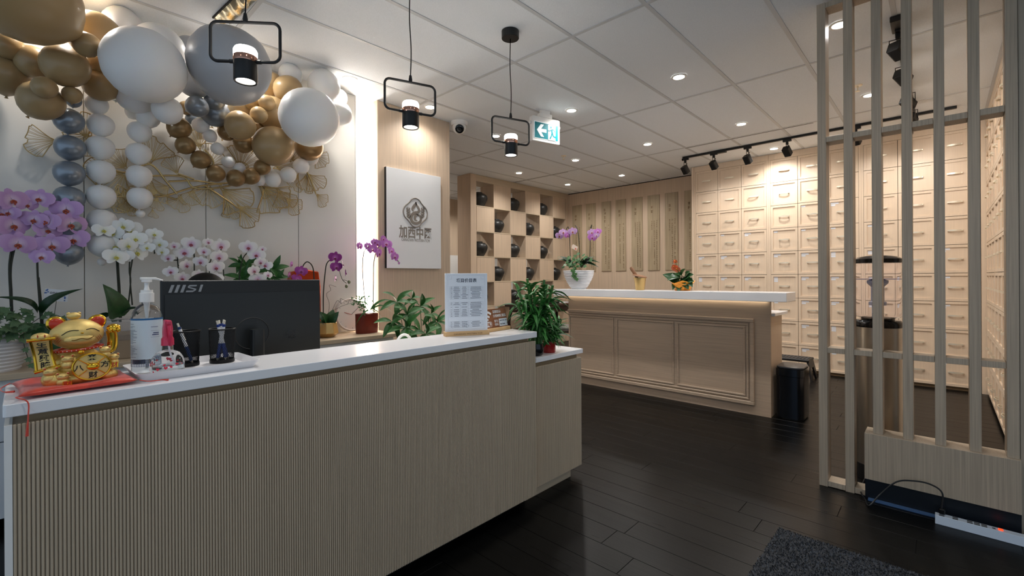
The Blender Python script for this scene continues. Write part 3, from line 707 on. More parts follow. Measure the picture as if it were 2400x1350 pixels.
for a in [
    ('t', 60, -8, 106, .33, 'huge tan balloon filling the top left corner', GC), ('t', 222, 86, 54, .10, 'tan balloon lit from behind, right of the huge corner balloon', GC),
    ('t', 202, 105, 28, .38, 'small tan balloon tucked under the huge corner balloon', GC), ('t', 152, 157, 46, .24, 'oval tan balloon in the middle of the left cluster', GC),
    ('t', 80, 147, 36, .12, 'tan balloon half hidden at the left of the cluster middle', GC), ('t', 95, 238, 43, .16, 'lowest large tan balloon above the silver column', GC),
    ('t', 103, 205, 24, .34, 'small tan balloon resting on the lowest large tan one', GC), ('t', 169, 223, 19, .28, 'smallest tan balloon at the bottom of the left cluster', GC),
    ('t', 235, 200, 36, .12, 'tan balloon beside the big white one, lower left of it', GC), ('t', 236, 148, 24, .20, 'tan balloon wedged between two larger tan ones and the big white', GC),
    ('t', 20, 109, 30, .14, 'tan balloon cut by the left edge, under the huge one', GC), ('t', 12, 177, 45, .02, 'shaded tan balloon cut by the left edge, close to the wall', GC),
    ('w', 343, 157, 82, .34, 'biggest white balloon of the left garland', GC), ('w', 374, 116, 54, .16, 'white balloon behind the upper right of the biggest white', GC),
    ('w', 285, 60, 40, .06, 'bright white balloon highest against the ceiling', GC), ('w', 317, 228, 37, .12, 'white balloon under the biggest white, lower left', GC),
    ('w', 393, 260, 31, .26, 'white balloon under the biggest white, lower right', GC), ('w', 347, 276, 24, .10, 'small white balloon lowest under the biggest white', GC),
    ('w', 314, 262, 18, .04, 'small white balloon against the wall above the second white chain', GC), ('w', 272, 222, 16, .04, 'small white balloon between tan cluster and biggest white', GC),
    ('g', 539, 158, 87, .36, 'large grey balloon behind the left pendant lamp', GR), ('g', 455, 190, 38, .16, 'blue grey balloon peeping left of the large grey one', GR),
    ('g', 443, 115, 28, .08, 'pale grey balloon between the big white and big grey', GR), ('s', 461, 250, 24, .22, 'silver balloon lower left of the large grey one', GR),
    ('s', 503, 237, 22, .18, 'silver balloon touching the underside of the large grey one', GR), ('s', 503, 266, 31, .08, 'silver balloon hanging lowest under the large grey one', GR),
    ('s', 450, 279, 13, .03, 'tiny dark silver balloon above the bronze chain', GR), ('t', 562, 295, 33, .20, 'round tan balloon under the large grey, near its knot', GR),
    ('t', 640, 344, 45, .12, 'largest tan balloon of the right cluster', GR), ('t', 625, 242, 18, .22, 'small tan balloon at the right of a row of three', GR),
    ('t', 606, 270, 19, .24, 'small tan balloon below the row of three', GR), ('t', 590, 240, 18, .14, 'small tan balloon directly under the large grey', GR),
    ('t', 640, 266, 37, .06, 'tan balloon left behind the big right hand white', GR), ('t', 676, 213, 33, .10, 'brightly lit tan balloon above the big right hand white', GR),
    ('t', 634, 198, 28, .04, 'orange lit tan balloon at the right edge of the large grey', GR), ('t', 560, 256, 24, .06, 'shadowed tan balloon beneath the large grey', GR),
    ('b', 571, 337, 22, .08, 'bronze balloon below the round tan one', GR), ('b', 532, 310, 20, .05, 'bronze balloon behind the round tan one, to its left', GR),
    ('b', 607, 301, 14, .05, 'tiny bronze balloon between two tan ones', GR), ('b', 724, 345, 32, .06, 'bronze balloon half under the big right hand white', GR),
    ('t', 437, 254, 16, .04, 'tan balloon glimpsed between white and silver', GR), ('w', 725, 278, 66, .31, 'big white balloon at the right end of the garland', GR),
    ('w', 758, 201, 36, .14, 'white balloon over the big right hand white', GR), ('w', 680, 177, 26, .06, 'white balloon highest of the right cluster', GR),
    ('w', 794, 268, 29, .10, 'white balloon at the far right, nearest the lit slot', GR), ('w', 794, 230, 20, .04, 'small bright white balloon behind the far right ones', GR),
    ('w', 727, 370, 18, .02, 'white balloon under the bronze one at the garland end', GR)]:
    balloon(*a)
def chain(key, pts, name, d=0.10, up=None):
    n_ = len(pts)
    for i, (px, py, r) in enumerate(pts):
        w = 'topmost' if i == 0 else ('last' if i == n_ - 1 else ['', 'second', 'third', 'fourth', 'fifth', 'sixth', 'seventh', 'eighth', 'ninth'][i])
        balloon(key, px, py, r, d, '%s balloon, %s of the %s' % (CW[key], w, name), GL, up)
chain('b', [(419, 300, 25), (434, 341, 21), (470, 375, 21), (505, 407, 20), (552, 418, 20), (588, 414, 19), (614, 393, 18)], 'curving bronze chain', 0.14, (0.5, -0.3, 0.7))
chain('w', [(471, 294, 18), (492, 319, 15), (510, 349, 14), (535, 380, 14), (562, 395, 13), (607, 422, 14), (639, 421, 18), (676, 410, 18), (706, 390, 18)], 'small white chain curving under the right cluster', 0.07, (-0.6, -0.2, 0.7))
chain('s', [(172, 236, 16), (161, 284, 29), (164, 347, 29), (162, 407, 29), (162, 466, 29), (164, 530, 29), (161, 594, 27)], 'hanging silver column', 0.10, (0.05, -0.1, 1))
chain('w', [(227, 246, 22), (236, 294, 26), (235, 347, 27), (237, 403, 27), (237, 462, 28), (239, 519, 28), (239, 575, 27), (239, 614, 9)], 'white column beside the silver one', 0.08, (0.05, -0.1, 1))
chain('w', [(327, 310, 24), (325, 361, 25), (326, 413, 25), (328, 465, 25), (329, 501, 9)], 'shorter white column below the biggest white', 0.08, (0.05, -0.1, 1))

# ================================================================ GINKGO WIRE ART
def fan(nrib, spread, wav, asym=0.0):
    """ginkgo leaf in the xz plane, stalk at the origin, opening towards +x, unit length"""
    m = MB(); out = []
    A = radians(spread)
    for i in range(25):
        t = i / 24; a = -A + 2 * A * t
        rr_ = 0.93 + 0.07 * sin(a * 5 + wav) + asym * a * 0.15 - (0.10 if abs(t - 0.5) < 0.05 else 0)
        rr_ *= 1.0 if 0.06 < t < 0.94 else 0.93
        out.append(Vector((rr_ * cos(a), 0, rr_ * sin(a))))
    def side(end):
        return [Vector((0.0, 0, 0)), Vector((end.x * 0.30, 0, end.z * 0.12)), Vector((end.x * 0.58, 0, end.z * 0.42)), Vector((end.x * 0.82, 0, end.z * 0.76)), end]
    o = bez(side(out[0]), 5)[:-1] + out + bez(side(out[-1]), 5)[::-1][1:]
    m.tube(o, 0.017, 5)
    for i in range(1, nrib):
        t = i / nrib; e = out[int(round(t * 24))]
        a = atan2(e.z, e.x); st = Vector((0.10 + 0.06 * (1 - abs(2 * t - 1)), 0, 0)) + Vector((0, 0, sin(a) * 0.06))
        m.tube([st, st * 0.4 + e * 0.6 + Vector((0.02, 0, -e.z * 0.05)), e], 0.0095, 4)
    return m.mesh('leaf', M_wire, smooth=True)
fans = [fan(15, 44, 0.4, 0.3), fan(13, 38, 2.1, -0.3), fan(17, 52, 1.2, 0.15), fan(11, 30, 0.0, 0.2)]
AY = WY - 0.035
art = thing('wall_art', 'gold wire ginkgo leaf wall sculpture behind the balloons', 'wall art', (0.7, WY, 1.6))
def leafpx(px, py, ang, size, v, dy=0.0, flip=1):
    p = onY(px, py, AY - dy); q = onY(px + cos(radians(ang)) * 30, py - sin(radians(ang)) * 30, AY - dy)
    s = size * depth(p) / FPX; d = (q - p).normalized()
    link('leaf', fans[v], art, frame(d, Vector((-d.z, 0, d.x)) * flip, p - Vector((0.7, WY, 1.6)), s))
for a in [(140, 330, 180, 62, 0), (205, 330, 110, 66, 1, .01), (215, 310, 235, 60, 2), (352, 384, 68, 66, 0, .012), (300, 398, 140, 56, 2), (285, 408, 175, 66, 1, .02), (298, 402, 215, 70, 2, .01), (278, 440, 250, 58, 0),
          (300, 460, 265, 46, 3), (330, 455, 200, 52, 2, .01), (378, 455, 160, 58, 0), (368, 458, 265, 36, 3), (357, 488, 275, 24, 3), (290, 440, 290, 60, 2), (418, 412, 115, 48, 1, .01), (425, 456, 255, 42, 0), (400, 436, 200, 50, 2),
          (455, 440, 250, 46, 1, .01), (490, 430, 265, 58, 2), (485, 395, 60, 60, 0), (470, 350, 110, 52, 2), (520, 330, 70, 56, 1), (500, 300, 150, 55, 0), (560, 400, 60, 66, 2), (545, 420, 30, 50, 0, .01),
          (514, 437, 320, 78, 0, .01), (530, 470, 285, 46, 3), (555, 478, 315, 62, 1, .012), (600, 428, 320, 48, 3), (612, 434, 312, 76, 2, .01), (650, 440, 300, 55, 0), (668, 462, 318, 48, 1, .012), (640, 395, 20, 60, 2),
          (680, 380, 55, 52, 0), (700, 405, 250, 45, 3, .01), (718, 405, 262, 48, 3), (718, 404, 310, 52, 0, .012), (738, 452, 318, 38, 1), (735, 360, 320, 40, 2), (650, 360, 75, 55, 1), (590, 360, 100, 50, 2)]:
    leafpx(*a)
def branch(pts, r=0.0055):
    P = [onY(x, y, AY - 0.012) - Vector((0.7, WY, 1.6)) for x, y in pts]
    MB().tube(bez(P, 8), r, 6).build('branch', M_wire, art, smooth=True)
branch([(255, 395), (300, 405), (352, 385), (392, 428), (415, 455)]); branch([(300, 420), (370, 412), (430, 415), (455, 440), (510, 440), (560, 430)]); branch([(330, 450), (380, 460), (450, 440), (520, 430), (600, 428)])
branch([(395, 425), (460, 424), (520, 433)]); branch([(480, 435), (540, 475), (590, 510)]); branch([(375, 455), (415, 468)]); branch([(350, 385), (330, 372)]); branch([(418, 408), (455, 420)]); branch([(600, 430), (640, 420), (700, 395), (720, 404), (740, 452)])
branch([(480, 350), (500, 380), (490, 425)])

# ================================================================ THINGS ON THE RECEPTION COUNTER
CT = 0.856
# ---- red cushion
M_red = mat('red_satin', (206, 58, 34), 0.32, var=(26, 0.25), sheen=0.3, bump=(40, 0.25))
cu = thing('cushion', 'red satin cushion with cord tassels under the lucky cat', 'cushion', (0.088, 1.585, CT), radians(4))
HX, HY = 0.105, 0.106
def pil(top):
    def f(u, v):
        a, b = 2 * u - 1, 2 * v - 1
        x, y = a * HX * (1 - 0.06 * (1 - b * b)), b * HY * (1 - 0.06 * (1 - a * a))
        e = max(0.0, (1 - a ** 4) * (1 - b ** 4)) ** 0.5
        z = 0.010 + (0.015 * e - 0.016 * max(0.0, 1 - (a * a + b * b) * 1.2) ** 0.5 if top else -0.0095 * e)
        return (x, y, z + (0.0012 * sin(9 * a + 3 * b) * e if top else 0))
    return f
MB().sheet(pil(True), 24, 24).sheet(pil(False), 24, 24).build('pad', M_red, cu, smooth='all', weld=True)
def cord(name, pts):
    P = bez(pts, 8); n_ = len(P)
    MB().tube(P, [0.0013] * (n_ - 8) + [0.0013 + 0.0018 * (i / 8) for i in range(8)], 6).build(name, M_red, cu, smooth=True)
cord('tassel', [(-HX, -HY, 0.010), (-HX - 0.004, -0.125, 0.012), (-HX + 0.012, -0.140, 0.002), (-HX + 0.012, -0.1455, -0.03), (-HX + 0.010, -0.1455, -0.070)])
cord('tassel', [(-HX, HY, 0.010), (-HX - 0.016, HY - 0.02, 0.003), (-HX - 0.014, HY - 0.07, 0.002), (-HX + 0.002, HY - 0.085, 0.002)])
cord('tassel', [(HX, -HY, 0.010), (HX + 0.02, -HY + 0.004, 0.003), (HX + 0.045, -HY - 0.004, 0.003), (HX + 0.058, -HY - 0.012, 0.002)])

# ---- lucky cat
ct_ = thing('lucky_cat', 'gold waving lucky cat figurine with scroll and fortune wheel on red cushion', 'figurine', (0.094, 1.596, CT + 0.005), radians(3)); ct_.scale = (1.0, 0.97, 0.91)
M_ink2 = mat('black_brush_ink', (24, 20, 14), 0.5); M_redp = mat('red_enamel', (188, 50, 22), 0.3)
M_goldp = mat('pale_gold_lacquer', (236, 206, 120), 0.36, metal=0.65, bump=(420, 0.2))
b = MB(); b.ball((0, 0.004, 0.046), (0.054, 0.046, 0.052), 24, 16); b.ball((0, 0.0, 0.018), (0.060, 0.046, 0.024), 24, 12); b.build('body', M_goldp, ct_, smooth='all')
b = MB(); b.ball((-0.002, -0.004, 0.136), (0.0510, 0.044, 0.0415), 28, 20); b.ball((-0.002, -0.040, 0.124), (0.030, 0.012, 0.014), 16, 10); b.build('head', M_goldm, ct_, smooth='all')
for s, nm in ((-1, 'ear'), (1, 'ear')):
    Me = Matrix.Translation((-0.002 + s * 0.037, 0.0, 0.166)) @ Matrix.Rotation(s * radians(28), 4, 'Y')
    e = MB(); e.M = Me; e.ball((0, 0, 0), (0.019, 0.010, 0.022), 16, 10); eo = e.build('ear', M_gold, ct_, smooth='all')
    e = MB(); e.M = Me; e.ball((0, -0.005, 0.0), (0.0145, 0.0075, 0.017), 16, 10); e.build('inner_ear', M_redp, eo, smooth='all')
def headpt(x, z, o=0.001):
    """a point on the head's front"""
    q = 1 - ((x + 0.002) / 0.051) ** 2 - ((z - 0.136) / 0.0415) ** 2
    return Vector((x, -0.004 - 0.044 * sqrt(max(0.0, q)) - o, z))
def facecurve(nm, pts, r, mm):
    P = bez([(x, 0, z) for x, z in pts], 6)
    MB().tube([headpt(p.x, p.z) for p in P], r, 5).build(nm, mm, ct_)
facecurve('eye', [(-0.034, 0.138), (-0.024, 0.147), (-0.014, 0.150), (-0.004, 0.149)], 0.0009, M_ink2)
facecurve('eye', [(0.010, 0.150), (0.020, 0.152), (0.028, 0.149), (0.036, 0.142)], 0.0009, M_ink2)
for s in (-1, 1):
    for q in range(3): facecurve('whisker', [(-0.002 + s * 0.038 - s * q * 0.003, 0.133 - q * 0.003), (-0.002 + s * 0.043 - s * q * 0.0025, 0.122 - q * 0.003)], 0.0005, M_redp)
MB().tube(bez([(-0.022, -0.044, 0.1245), (-0.012, -0.053, 0.1235), (0, -0.054, 0.1275), (0.012, -0.053, 0.1245), (0.024, -0.043, 0.130)], 6), 0.0011, 6).build('mouth', mat('dark_bronze', (120, 84, 24), 0.4, metal=0.6), ct_)
MB().ball((0.002, -0.050, 0.1415), (0.003, 0.002, 0.0022), 10, 8).build('nose', M_gold, ct_, smooth='all')
b = MB(); b.ball((-0.008, 0.0, 0.186), (0.014, 0.011, 0.010), 14, 10)
for s in (-1, 1): b.ball((-0.008 + s * 0.010, 0, 0.193), 0.004, 8, 6)
b.build('top_kitten', M_goldm, ct_, smooth='all')
MB().tube([(0.046 * cos(2 * pi * i / 36), -0.002 + 0.040 * sin(2 * pi * i / 36), 0.096 + 0.004 * cos(2 * pi * i / 36)) for i in range(36)], 0.0036, 8, closed=True).build('collar', M_redp, ct_, smooth=True)
b = MB()
for i in range(36):
    a = 2 * pi * i / 36; b.ball((0.0485 * cos(a), -0.002 + 0.0428 * sin(a), 0.096 + 0.004 * cos(a)), 0.0014, 6, 4)
tag(b.build('collar_beads', M_white, ct_), kind='stuff')
MB().ball((0.0, -0.047, 0.090), 0.0065, 12, 8).build('bell', M_gold, ct_, smooth='all')
# fortune wheel
WX, WZ, WR = 0.019, 0.049, 0.0355
MB().prism([(WX + WR * cos(2 * pi * i / 32), WZ + WR * sin(2 * pi * i / 32)) for i in range(32)], -0.054, -0.044).build('wheel_disc', M_goldm, ct_)
b = MB().tube([(WX + WR * cos(2 * pi * i / 40), -0.055, WZ + WR * sin(2 * pi * i / 40)) for i in range(40)], 0.0024, 8, closed=True); b.build('wheel_rim', M_gold, ct_, smooth=True)
for an in (42, 138, 222, 318): MB().tube([(WX + 0.013 * cos(radians(an)), -0.0555, WZ + 0.013 * sin(radians(an))), (WX + WR * cos(radians(an)), -0.0555, WZ + WR * sin(radians(an)))], 0.0013, 6).build('wheel_spoke', M_gold, ct_)
b = MB(); b.ball((WX + 0.002, -0.058, WZ), (0.0125, 0.006, 0.0095), 14, 10)
for s in (-1, 1): b.ball((WX + 0.002 + s * 0.009, -0.058, WZ + 0.008), 0.0035, 8, 6)
b.build('hub_kitten', M_gold, ct_, smooth='all')
for ch, dx, dz in (('来', 0, 0.024), ('方', 0.0245, 0.002), ('财', 0.002, -0.0235), ('八', -0.024, -0.002)):
    text('wheel_character', ch, 0.0175, M_ink2, ct_, Matrix.Translation((WX + dx, -0.0548, WZ + dz)) @ FRONT, ext=0.0004, bold=0.0003)
# scroll
b = MB()
SXC = -0.0665
def scr(u, v):
    z = 0.128 - 0.078 * u; x0 = SXC + 0.006 * sin(pi * u) * 0 - 0.003 + 0.010 * u
    w = 0.0165 * (1 - 0.12 * sin(pi * u)); return (x0 + (2 * v - 1) * w, -0.040 + 0.006 * sin(pi * u), z)
b.sheet(scr, 10, 4); b.sheet(lambda u, v: Vector(scr(u, v)) + Vector((0, 0.010, 0)), 10, 4); b.build('scroll_sheet', M_goldm, ct_, smooth='all')
for s in (0, 1): MB().tube([Vector(scr(i / 10, s)) + Vector((0, 0.002, 0)) for i in range(11)], 0.0032, 8).build('scroll_edge', M_gold, ct_, smooth=True)
MB().tube([(SXC - 0.026, -0.038, 0.130), (SXC + 0.022, -0.038, 0.132)], 0.0045, 10).build('scroll_rod', M_gold, ct_, smooth=True)
MB().tube([(SXC - 0.014, -0.038, 0.047), (SXC + 0.030, -0.038, 0.058)], 0.0045, 10).build('scroll_rod', M_gold, ct_, smooth=True)
for q, ch in enumerate('生意興隆'): text('scroll_character', ch, 0.0185, M_ink2, ct_, Matrix.Translation((SXC - 0.001 + q * 0.0022, -0.0408 + 0.006 * sin(pi * (0.14 + 0.24 * q)), 0.1165 - q * 0.0182)) @ FRONT, ext=0.0004, bold=0.0004)
b = MB(); b.ball((SXC - 0.002, -0.030, 0.136), (0.017, 0.014, 0.012), 14, 10); b.build('left_paw', M_goldm, ct_, smooth='all')
for q in (-1, 1): MB().ball((SXC - 0.002 + q * 0.006, -0.043, 0.140), (0.0012, 0.002, 0.004), 8, 6).build('paw_mark', M_redp, ct_)
MB().tube([(-0.046, -0.004, 0.075), (-0.060, -0.016, 0.100), (SXC, -0.026, 0.130)], [0.012, 0.011, 0.011], 10).build('left_arm', M_goldp, ct_, smooth=True)
# raised waving arm
MB().tube(bez([(0.050, 0.0, 0.078), (0.064, 0.0, 0.088), (0.066, -0.002, 0.115), (0.063, -0.004, 0.140)], 5), 0.0115, 12).build('waving_arm', M_gold, ct_, smooth=True)
b = MB(); b.ball((0.067, -0.010, 0.146), (0.015, 0.014, 0.013), 16, 12)
for q in (-1, 0, 1): b.ball((0.067 + q * 0.008, -0.020, 0.141), (0.005, 0.006, 0.007), 8, 6)
b.build('waving_paw', M_gold, ct_, smooth='all')
for s in (-1, 1): pass
# kittens around the wheel
def kitten(x, y, z, s, body=True):
    b = MB(); b.ball((x, y, z), (0.0115 * s, 0.010 * s, 0.0095 * s), 14, 10)
    for q in (-1, 1): b.ball((x + q * 0.0085 * s, y, z + 0.0078 * s), 0.0034 * s, 8, 6)
    if body: b.ball((x, y + 0.001, z - 0.0145 * s), (0.0115 * s, 0.010 * s, 0.011 * s), 12, 8)
    k = b.build('kitten', M_goldm, ct_, smooth='all')
    for q in (-1, 1):
        MB().tube([(x + q * 0.0055 * s - 0.003 * s, y - 0.0095 * s, z + 0.0015 * s), (x + q * 0.0055 * s, y - 0.0098 * s, z + 0.003 * s), (x + q * 0.0055 * s + 0.003 * s, y - 0.0093 * s, z + 0.0015 * s)], 0.0005, 4).build('kitten_eye', M_ink2, k)
        MB().ball((x + q * 0.0085 * s, y - 0.0028 * s, z + 0.0080 * s), 0.0020 * s, 6, 5).build('kitten_ear', M_redp, k)
kitten(-0.024, -0.044, 0.074, 1.05); kitten(0.045, -0.044, 0.090, 1.0); kitten(0.063, -0.036, 0.066, 1.0); kitten(-0.033, -0.050, 0.030, 1.05); kitten(-0.053, -0.040, 0.044, 1.2)
for x, z in ((-0.026, 0.0105), (0.062, 0.045)):
    MB().prism([(x - 0.0085, z - 0.0075), (x + 0.0085, z - 0.0075), (x + 0.0085, z + 0.0075), (x - 0.0085, z + 0.0075)], -0.061 if x < 0 else -0.048, -0.046 if x < 0 else -0.036).build('gold_ingot_plate', M_gold, ct_, bevel=0.001)
    text('plate_character', '财', 0.015, M_redp, ct_, Matrix.Translation((x, -0.0612 if x < 0 else -0.0482, z)) @ FRONT, ext=0.0003, bold=0.0003)
MB().ball((-0.045, -0.026, 0.022), (0.024, 0.026, 0.024), 16, 12).build('haunch', M_goldp, ct_, smooth='all'); MB().ball((0.050, -0.022, 0.018), (0.024, 0.026, 0.019), 16, 12).build('haunch', M_goldp, ct_, smooth='all')

# ---- tray
M_tray = mat('white_plastic_tray', (226, 224, 226), 0.35)
tr = thing('tray', 'shallow white plastic tray holding sanitizer and pen cups', 'tray', (0.341, 1.605, CT), radians(1.5))
TW, TD = 0.146, 0.106
MB().prism(rrect(-TW + 0.012, TW - 0.012, -TD + 0.012, TD - 0.012, 0.012, 4), 0.0005, 0.004, 'xy').build('base', M_tray, tr)
i0, i1 = rrect(-TW + 0.014, TW - 0.014, -TD + 0.014, TD - 0.014, 0.012, 5), rrect(-TW, TW, -TD, TD, 0.018, 5)
o0, o1 = rrect(-TW + 0.012, TW - 0.012, -TD + 0.012, TD - 0.012, 0.012, 5), rrect(-TW - 0.002, TW + 0.002, -TD - 0.002, TD + 0.002, 0.018, 5)
n_ = len(i0); vs = [(x, y, 0.004) for x, y in i0] + [(x, y, 0.022) for x, y in i1] + [(x, y, 0.022) for x, y in o1] + [(x, y, 0.0005) for x, y in o0]
MB().add(vs, [(q * n_ + i, q * n_ + (i + 1) % n_, (q + 1) * n_ + (i + 1) % n_, (q + 1) * n_ + i) for q in range(3) for i in range(n_)]).build('rim', M_tray, tr, smooth=True)
TB = CT + 0.0045

# ---- sanitizer bottle
M_liq = mat('clear_gel', (235, 244, 250), 0.04, trans=1.0, ior=1.3)
M_lbl = mat('pale_blue_label', (206, 222, 230), 0.5); M_lblt = mat('label_grey_text', (120, 140, 158), 0.6); M_blue = mat('label_blue_band', (34, 98, 150), 0.45); M_navyp = mat('navy_print', (26, 54, 104), 0.5)
bo = thing('sanitizer_bottle', 'large clear hand sanitizer bottle with white pump and pale blue label', 'bottle', (0.238, 1.640, TB), 0)
BR = 0.0355
MB().lathe([(0.0001, 0), (BR - 0.004, 0), (BR, 0.005), (BR, 0.152), (BR - 0.003, 0.168), (BR - 0.010, 0.182), (BR - 0.019, 0.190), (0.012, 0.192), (0.012, 0.200)], 36, caps=False).build('bottle_body', M_glass, bo, smooth=True)
MB().lathe([(0.0001, 0.003), (BR - 0.0025, 0.003), (BR - 0.0025, 0.150), (0.0001, 0.150)], 32).build('gel', M_liq, bo, smooth=True)
def wrap(m, a0, a1, z0, z1, r, n=14):
    m.sheet(lambda u, v: (r * sin(radians(a0 + (a1 - a0) * u)), -r * cos(radians(a0 + (a1 - a0) * u)), z0 + (z1 - z0) * v), n, 1)
m = MB(); wrap(m, -100, 100, 0.040, 0.152, BR + 0.0004, 30); m.build('label', M_lbl, bo, smooth='all')
m = MB(); wrap(m, -100, 100, 0.148, 0.153, BR + 0.0007, 30); m.build('label_band', M_blue, bo, smooth='all')
m = MB(); rr = random.Random(4); z = 0.140
while z > 0.046:
    z -= rr.choice((0.0031, 0.0031, 0.0031, 0.0065)); wrap(m, -86, -86 + rr.uniform(18, 46), z, z + 0.0012, BR + 0.0007, 5)
tag(m.build('label_small_print', M_lblt, bo), kind='stuff')
m = MB()
wrap(m, 6, 34, 0.128, 0.1292, BR + 0.0007, 4)
for q in range(2): wrap(m, 14 - q * 4, 38, 0.1105 - q * 0.005, 0.1130 - q * 0.005, BR + 0.0007, 4)
wrap(m, 6, 42, 0.1175, 0.1180, BR + 0.0007, 4); wrap(m, 6, 42, 0.1000, 0.1005, BR + 0.0007, 4)
m.build('label_title', M_navyp, bo)
m = MB()
for q in range(26):
    a = -95 + q * 7.3
    for s, z0 in ((1, 0.034), (-1, 0.034), (1, 0.024), (-1, 0.024)):
        m.add([((BR + .0006) * sin(radians(a + t)), -(BR + .0006) * cos(radians(a + t)), z0 + z) for t, z in ((0, -s * 0.0045), (1.6, -s * 0.0045), (5.2, s * 0.0045), (3.6, s * 0.0045))], [(0, 1, 2, 3)])
tag(m.build('lattice_print', M_navyp, bo), kind='stuff')
MB().lathe([(0.0001, 0.197), (0.0165, 0.197), (0.0168, 0.199), (0.0168, 0.222), (0.0140, 0.224), (0.0140, 0.231), (0.0001, 0.231)], 28).build('pump_collar', M_white, bo, smooth=True)
MB().lathe([(0.0001, 0.231), (0.0070, 0.231), (0.0052, 0.240), (0.0055, 0.252), (0.012, 0.254), (0.012, 0.260), (0.0001, 0.260)], 24).build('pump_stem', M_white, bo, smooth=True)
MB().prism([(-0.0145, 0.260), (0.016, 0.260), (0.036, 0.2565), (0.0375, 0.2590), (0.020, 0.2665), (-0.0145, 0.2670)], -0.0075, 0.0075).build('pump_head', M_white, bo, bevel=0.0015)
MB().tube([(0, 0, 0.012), (0, 0, 0.150), (0, 0, 0.197)], [0.003, 0.003, 0.008], 10).build('dip_tube', M_white, bo, smooth=True)

# ---- heart spray bottle
M_pink = mat('pink_plastic', (232, 66, 104), 0.25, trans=0.35); M_heart = mat('red_heart_print', (214, 40, 66), 0.4)
sp_ = thing('spray_bottle', 'small round spray bottle with pink trigger and red heart print', 'bottle', (0.270, 1.553, TB), 0)
SR = 0.0385
MB().lathe([(0.0001, 0), (SR - 0.003, 0), (SR, 0.003), (SR, 0.034), (SR - 0.003, 0.046), (SR - 0.012, 0.060), (0.013, 0.066), (0.0125, 0.084)], 36, caps=False).build('bottle_body', M_glass, sp_, smooth=True)
MB().lathe([(0.0001, 0.002), (SR - 0.002, 0.002), (SR - 0.002, 0.026), (0.0001, 0.026)], 28).build('liquid', M_liq, sp_, smooth=True)
hz = []
for i in range(14):
    t = 2 * pi * i / 14; hz.append((16 * sin(t) ** 3 / 17.0, (13 * cos(t) - 5 * cos(2 * t) - 2 * cos(3 * t) - cos(4 * t)) / 17.0))
m = MB(); rr = random.Random(11)
for q in range(34):
    a, z, s = rr.uniform(-170, 170), rr.uniform(0.007, 0.036), rr.uniform(0.0022, 0.0052); t0 = rr.uniform(-0.9, 0.9)
    P = []
    for hx, hzz in hz:
        x_, z_ = (hx * cos(t0) - hzz * sin(t0)) * s, (hx * sin(t0) + hzz * cos(t0)) * s
        aa = radians(a) + x_ / SR; P.append(((SR + 0.0004) * sin(aa), -(SR + 0.0004) * cos(aa), z + z_))
    m.add(P, [tuple(range(14))])
tag(m.build('heart_print', M_heart, sp_), kind='stuff')
MB().lathe([(0.0001, 0.080), (0.0150, 0.080), (0.0145, 0.098), (0.011, 0.104), (0.0001, 0.104)], 20).build('screw_cap', M_pink, sp_, smooth=True)
MB().prism([(-0.010, 0.100), (0.010, 0.100), (0.011, 0.125), (0.008, 0.148), (-0.007, 0.150), (-0.010, 0.125)], -0.010, 0.014).build('spray_head', M_pink, sp_, bevel=0.002)
MB().box(-0.0055, 0.0055, -0.020, -0.009, 0.138, 0.148).build('nozzle', M_pink, sp_, bevel=0.002)
MB().tube(bez([(0.001, -0.012, 0.134), (0.002, -0.020, 0.115), (0.004, -0.017, 0.090), (0.005, -0.014, 0.080)], 5), 0.0048, 8).build('trigger', M_pink, sp_, smooth=True)
MB().tube(bez([(0.002, 0, 0.090), (0.006, 0, 0.055), (0.018, 0.002, 0.024)], 6), 0.0024, 8).build('dip_tube', mat('milky_tube', (236, 232, 236), 0.4), sp_, smooth=True)

# ---- mesh pen cups and pens
M_mesh = mat('black_wire_mesh', (16, 16, 17), 0.4, metal=0.4)
def cupmesh():
    w = MB(); n_ = 44; H_ = 0.098; r0, r1 = 0.0285, 0.0315
    for s in (1, -1):
        for i in range(n_):
            P = []
            for q in range(7):
                t = q / 6; a = 2 * pi * i / n_ + s * t * 1.65; r_ = r0 + (r1 - r0) * t; P.append((r_ * cos(a), r_ * sin(a), 0.004 + H_ * t))
            w.tube(P, 0.00052, 3)
    rim = MB().lathe([(0.0315, 0.098), (0.0335, 0.099), (0.0340, 0.1015), (0.0320, 0.1025), (0.0305, 0.101), (0.0315, 0.098)], 32, caps=False)
    base = MB().lathe([(0.0001, 0.0), (0.0295, 0.0), (0.0305, 0.002), (0.0300, 0.010), (0.0285, 0.010), (0.0280, 0.003), (0.0001, 0.003)], 32)
    return w.mesh('mesh_wall', M_mesh), rim.mesh('rim', M_mesh, smooth=True), base.mesh('base', M_mesh, smooth=True)
cw_, crm, cb_ = cupmesh()
def cup(label, x, y):
    t = thing('pen_cup', label, 'pen cup', (x, y, TB), R.random(), 'black mesh pen cups on the tray'); t.scale = (1.12, 1.12, 1.04)
    tag(link('mesh_wall', cw_, t), kind='stuff'); link('rim', crm, t); link('base', cb_, t); return t
c1 = (0.427, 1.655); c2 = (0.335, 1.666)
cup('black mesh pen cup holding a bunch of pens', *c1); cup('black mesh pen cup with one pen behind the spray bottle', *c2)
M_pblue = mat('blue_pen', (34, 58, 130), 0.3); M_pwht = mat('white_pen', (230, 230, 232), 0.3)
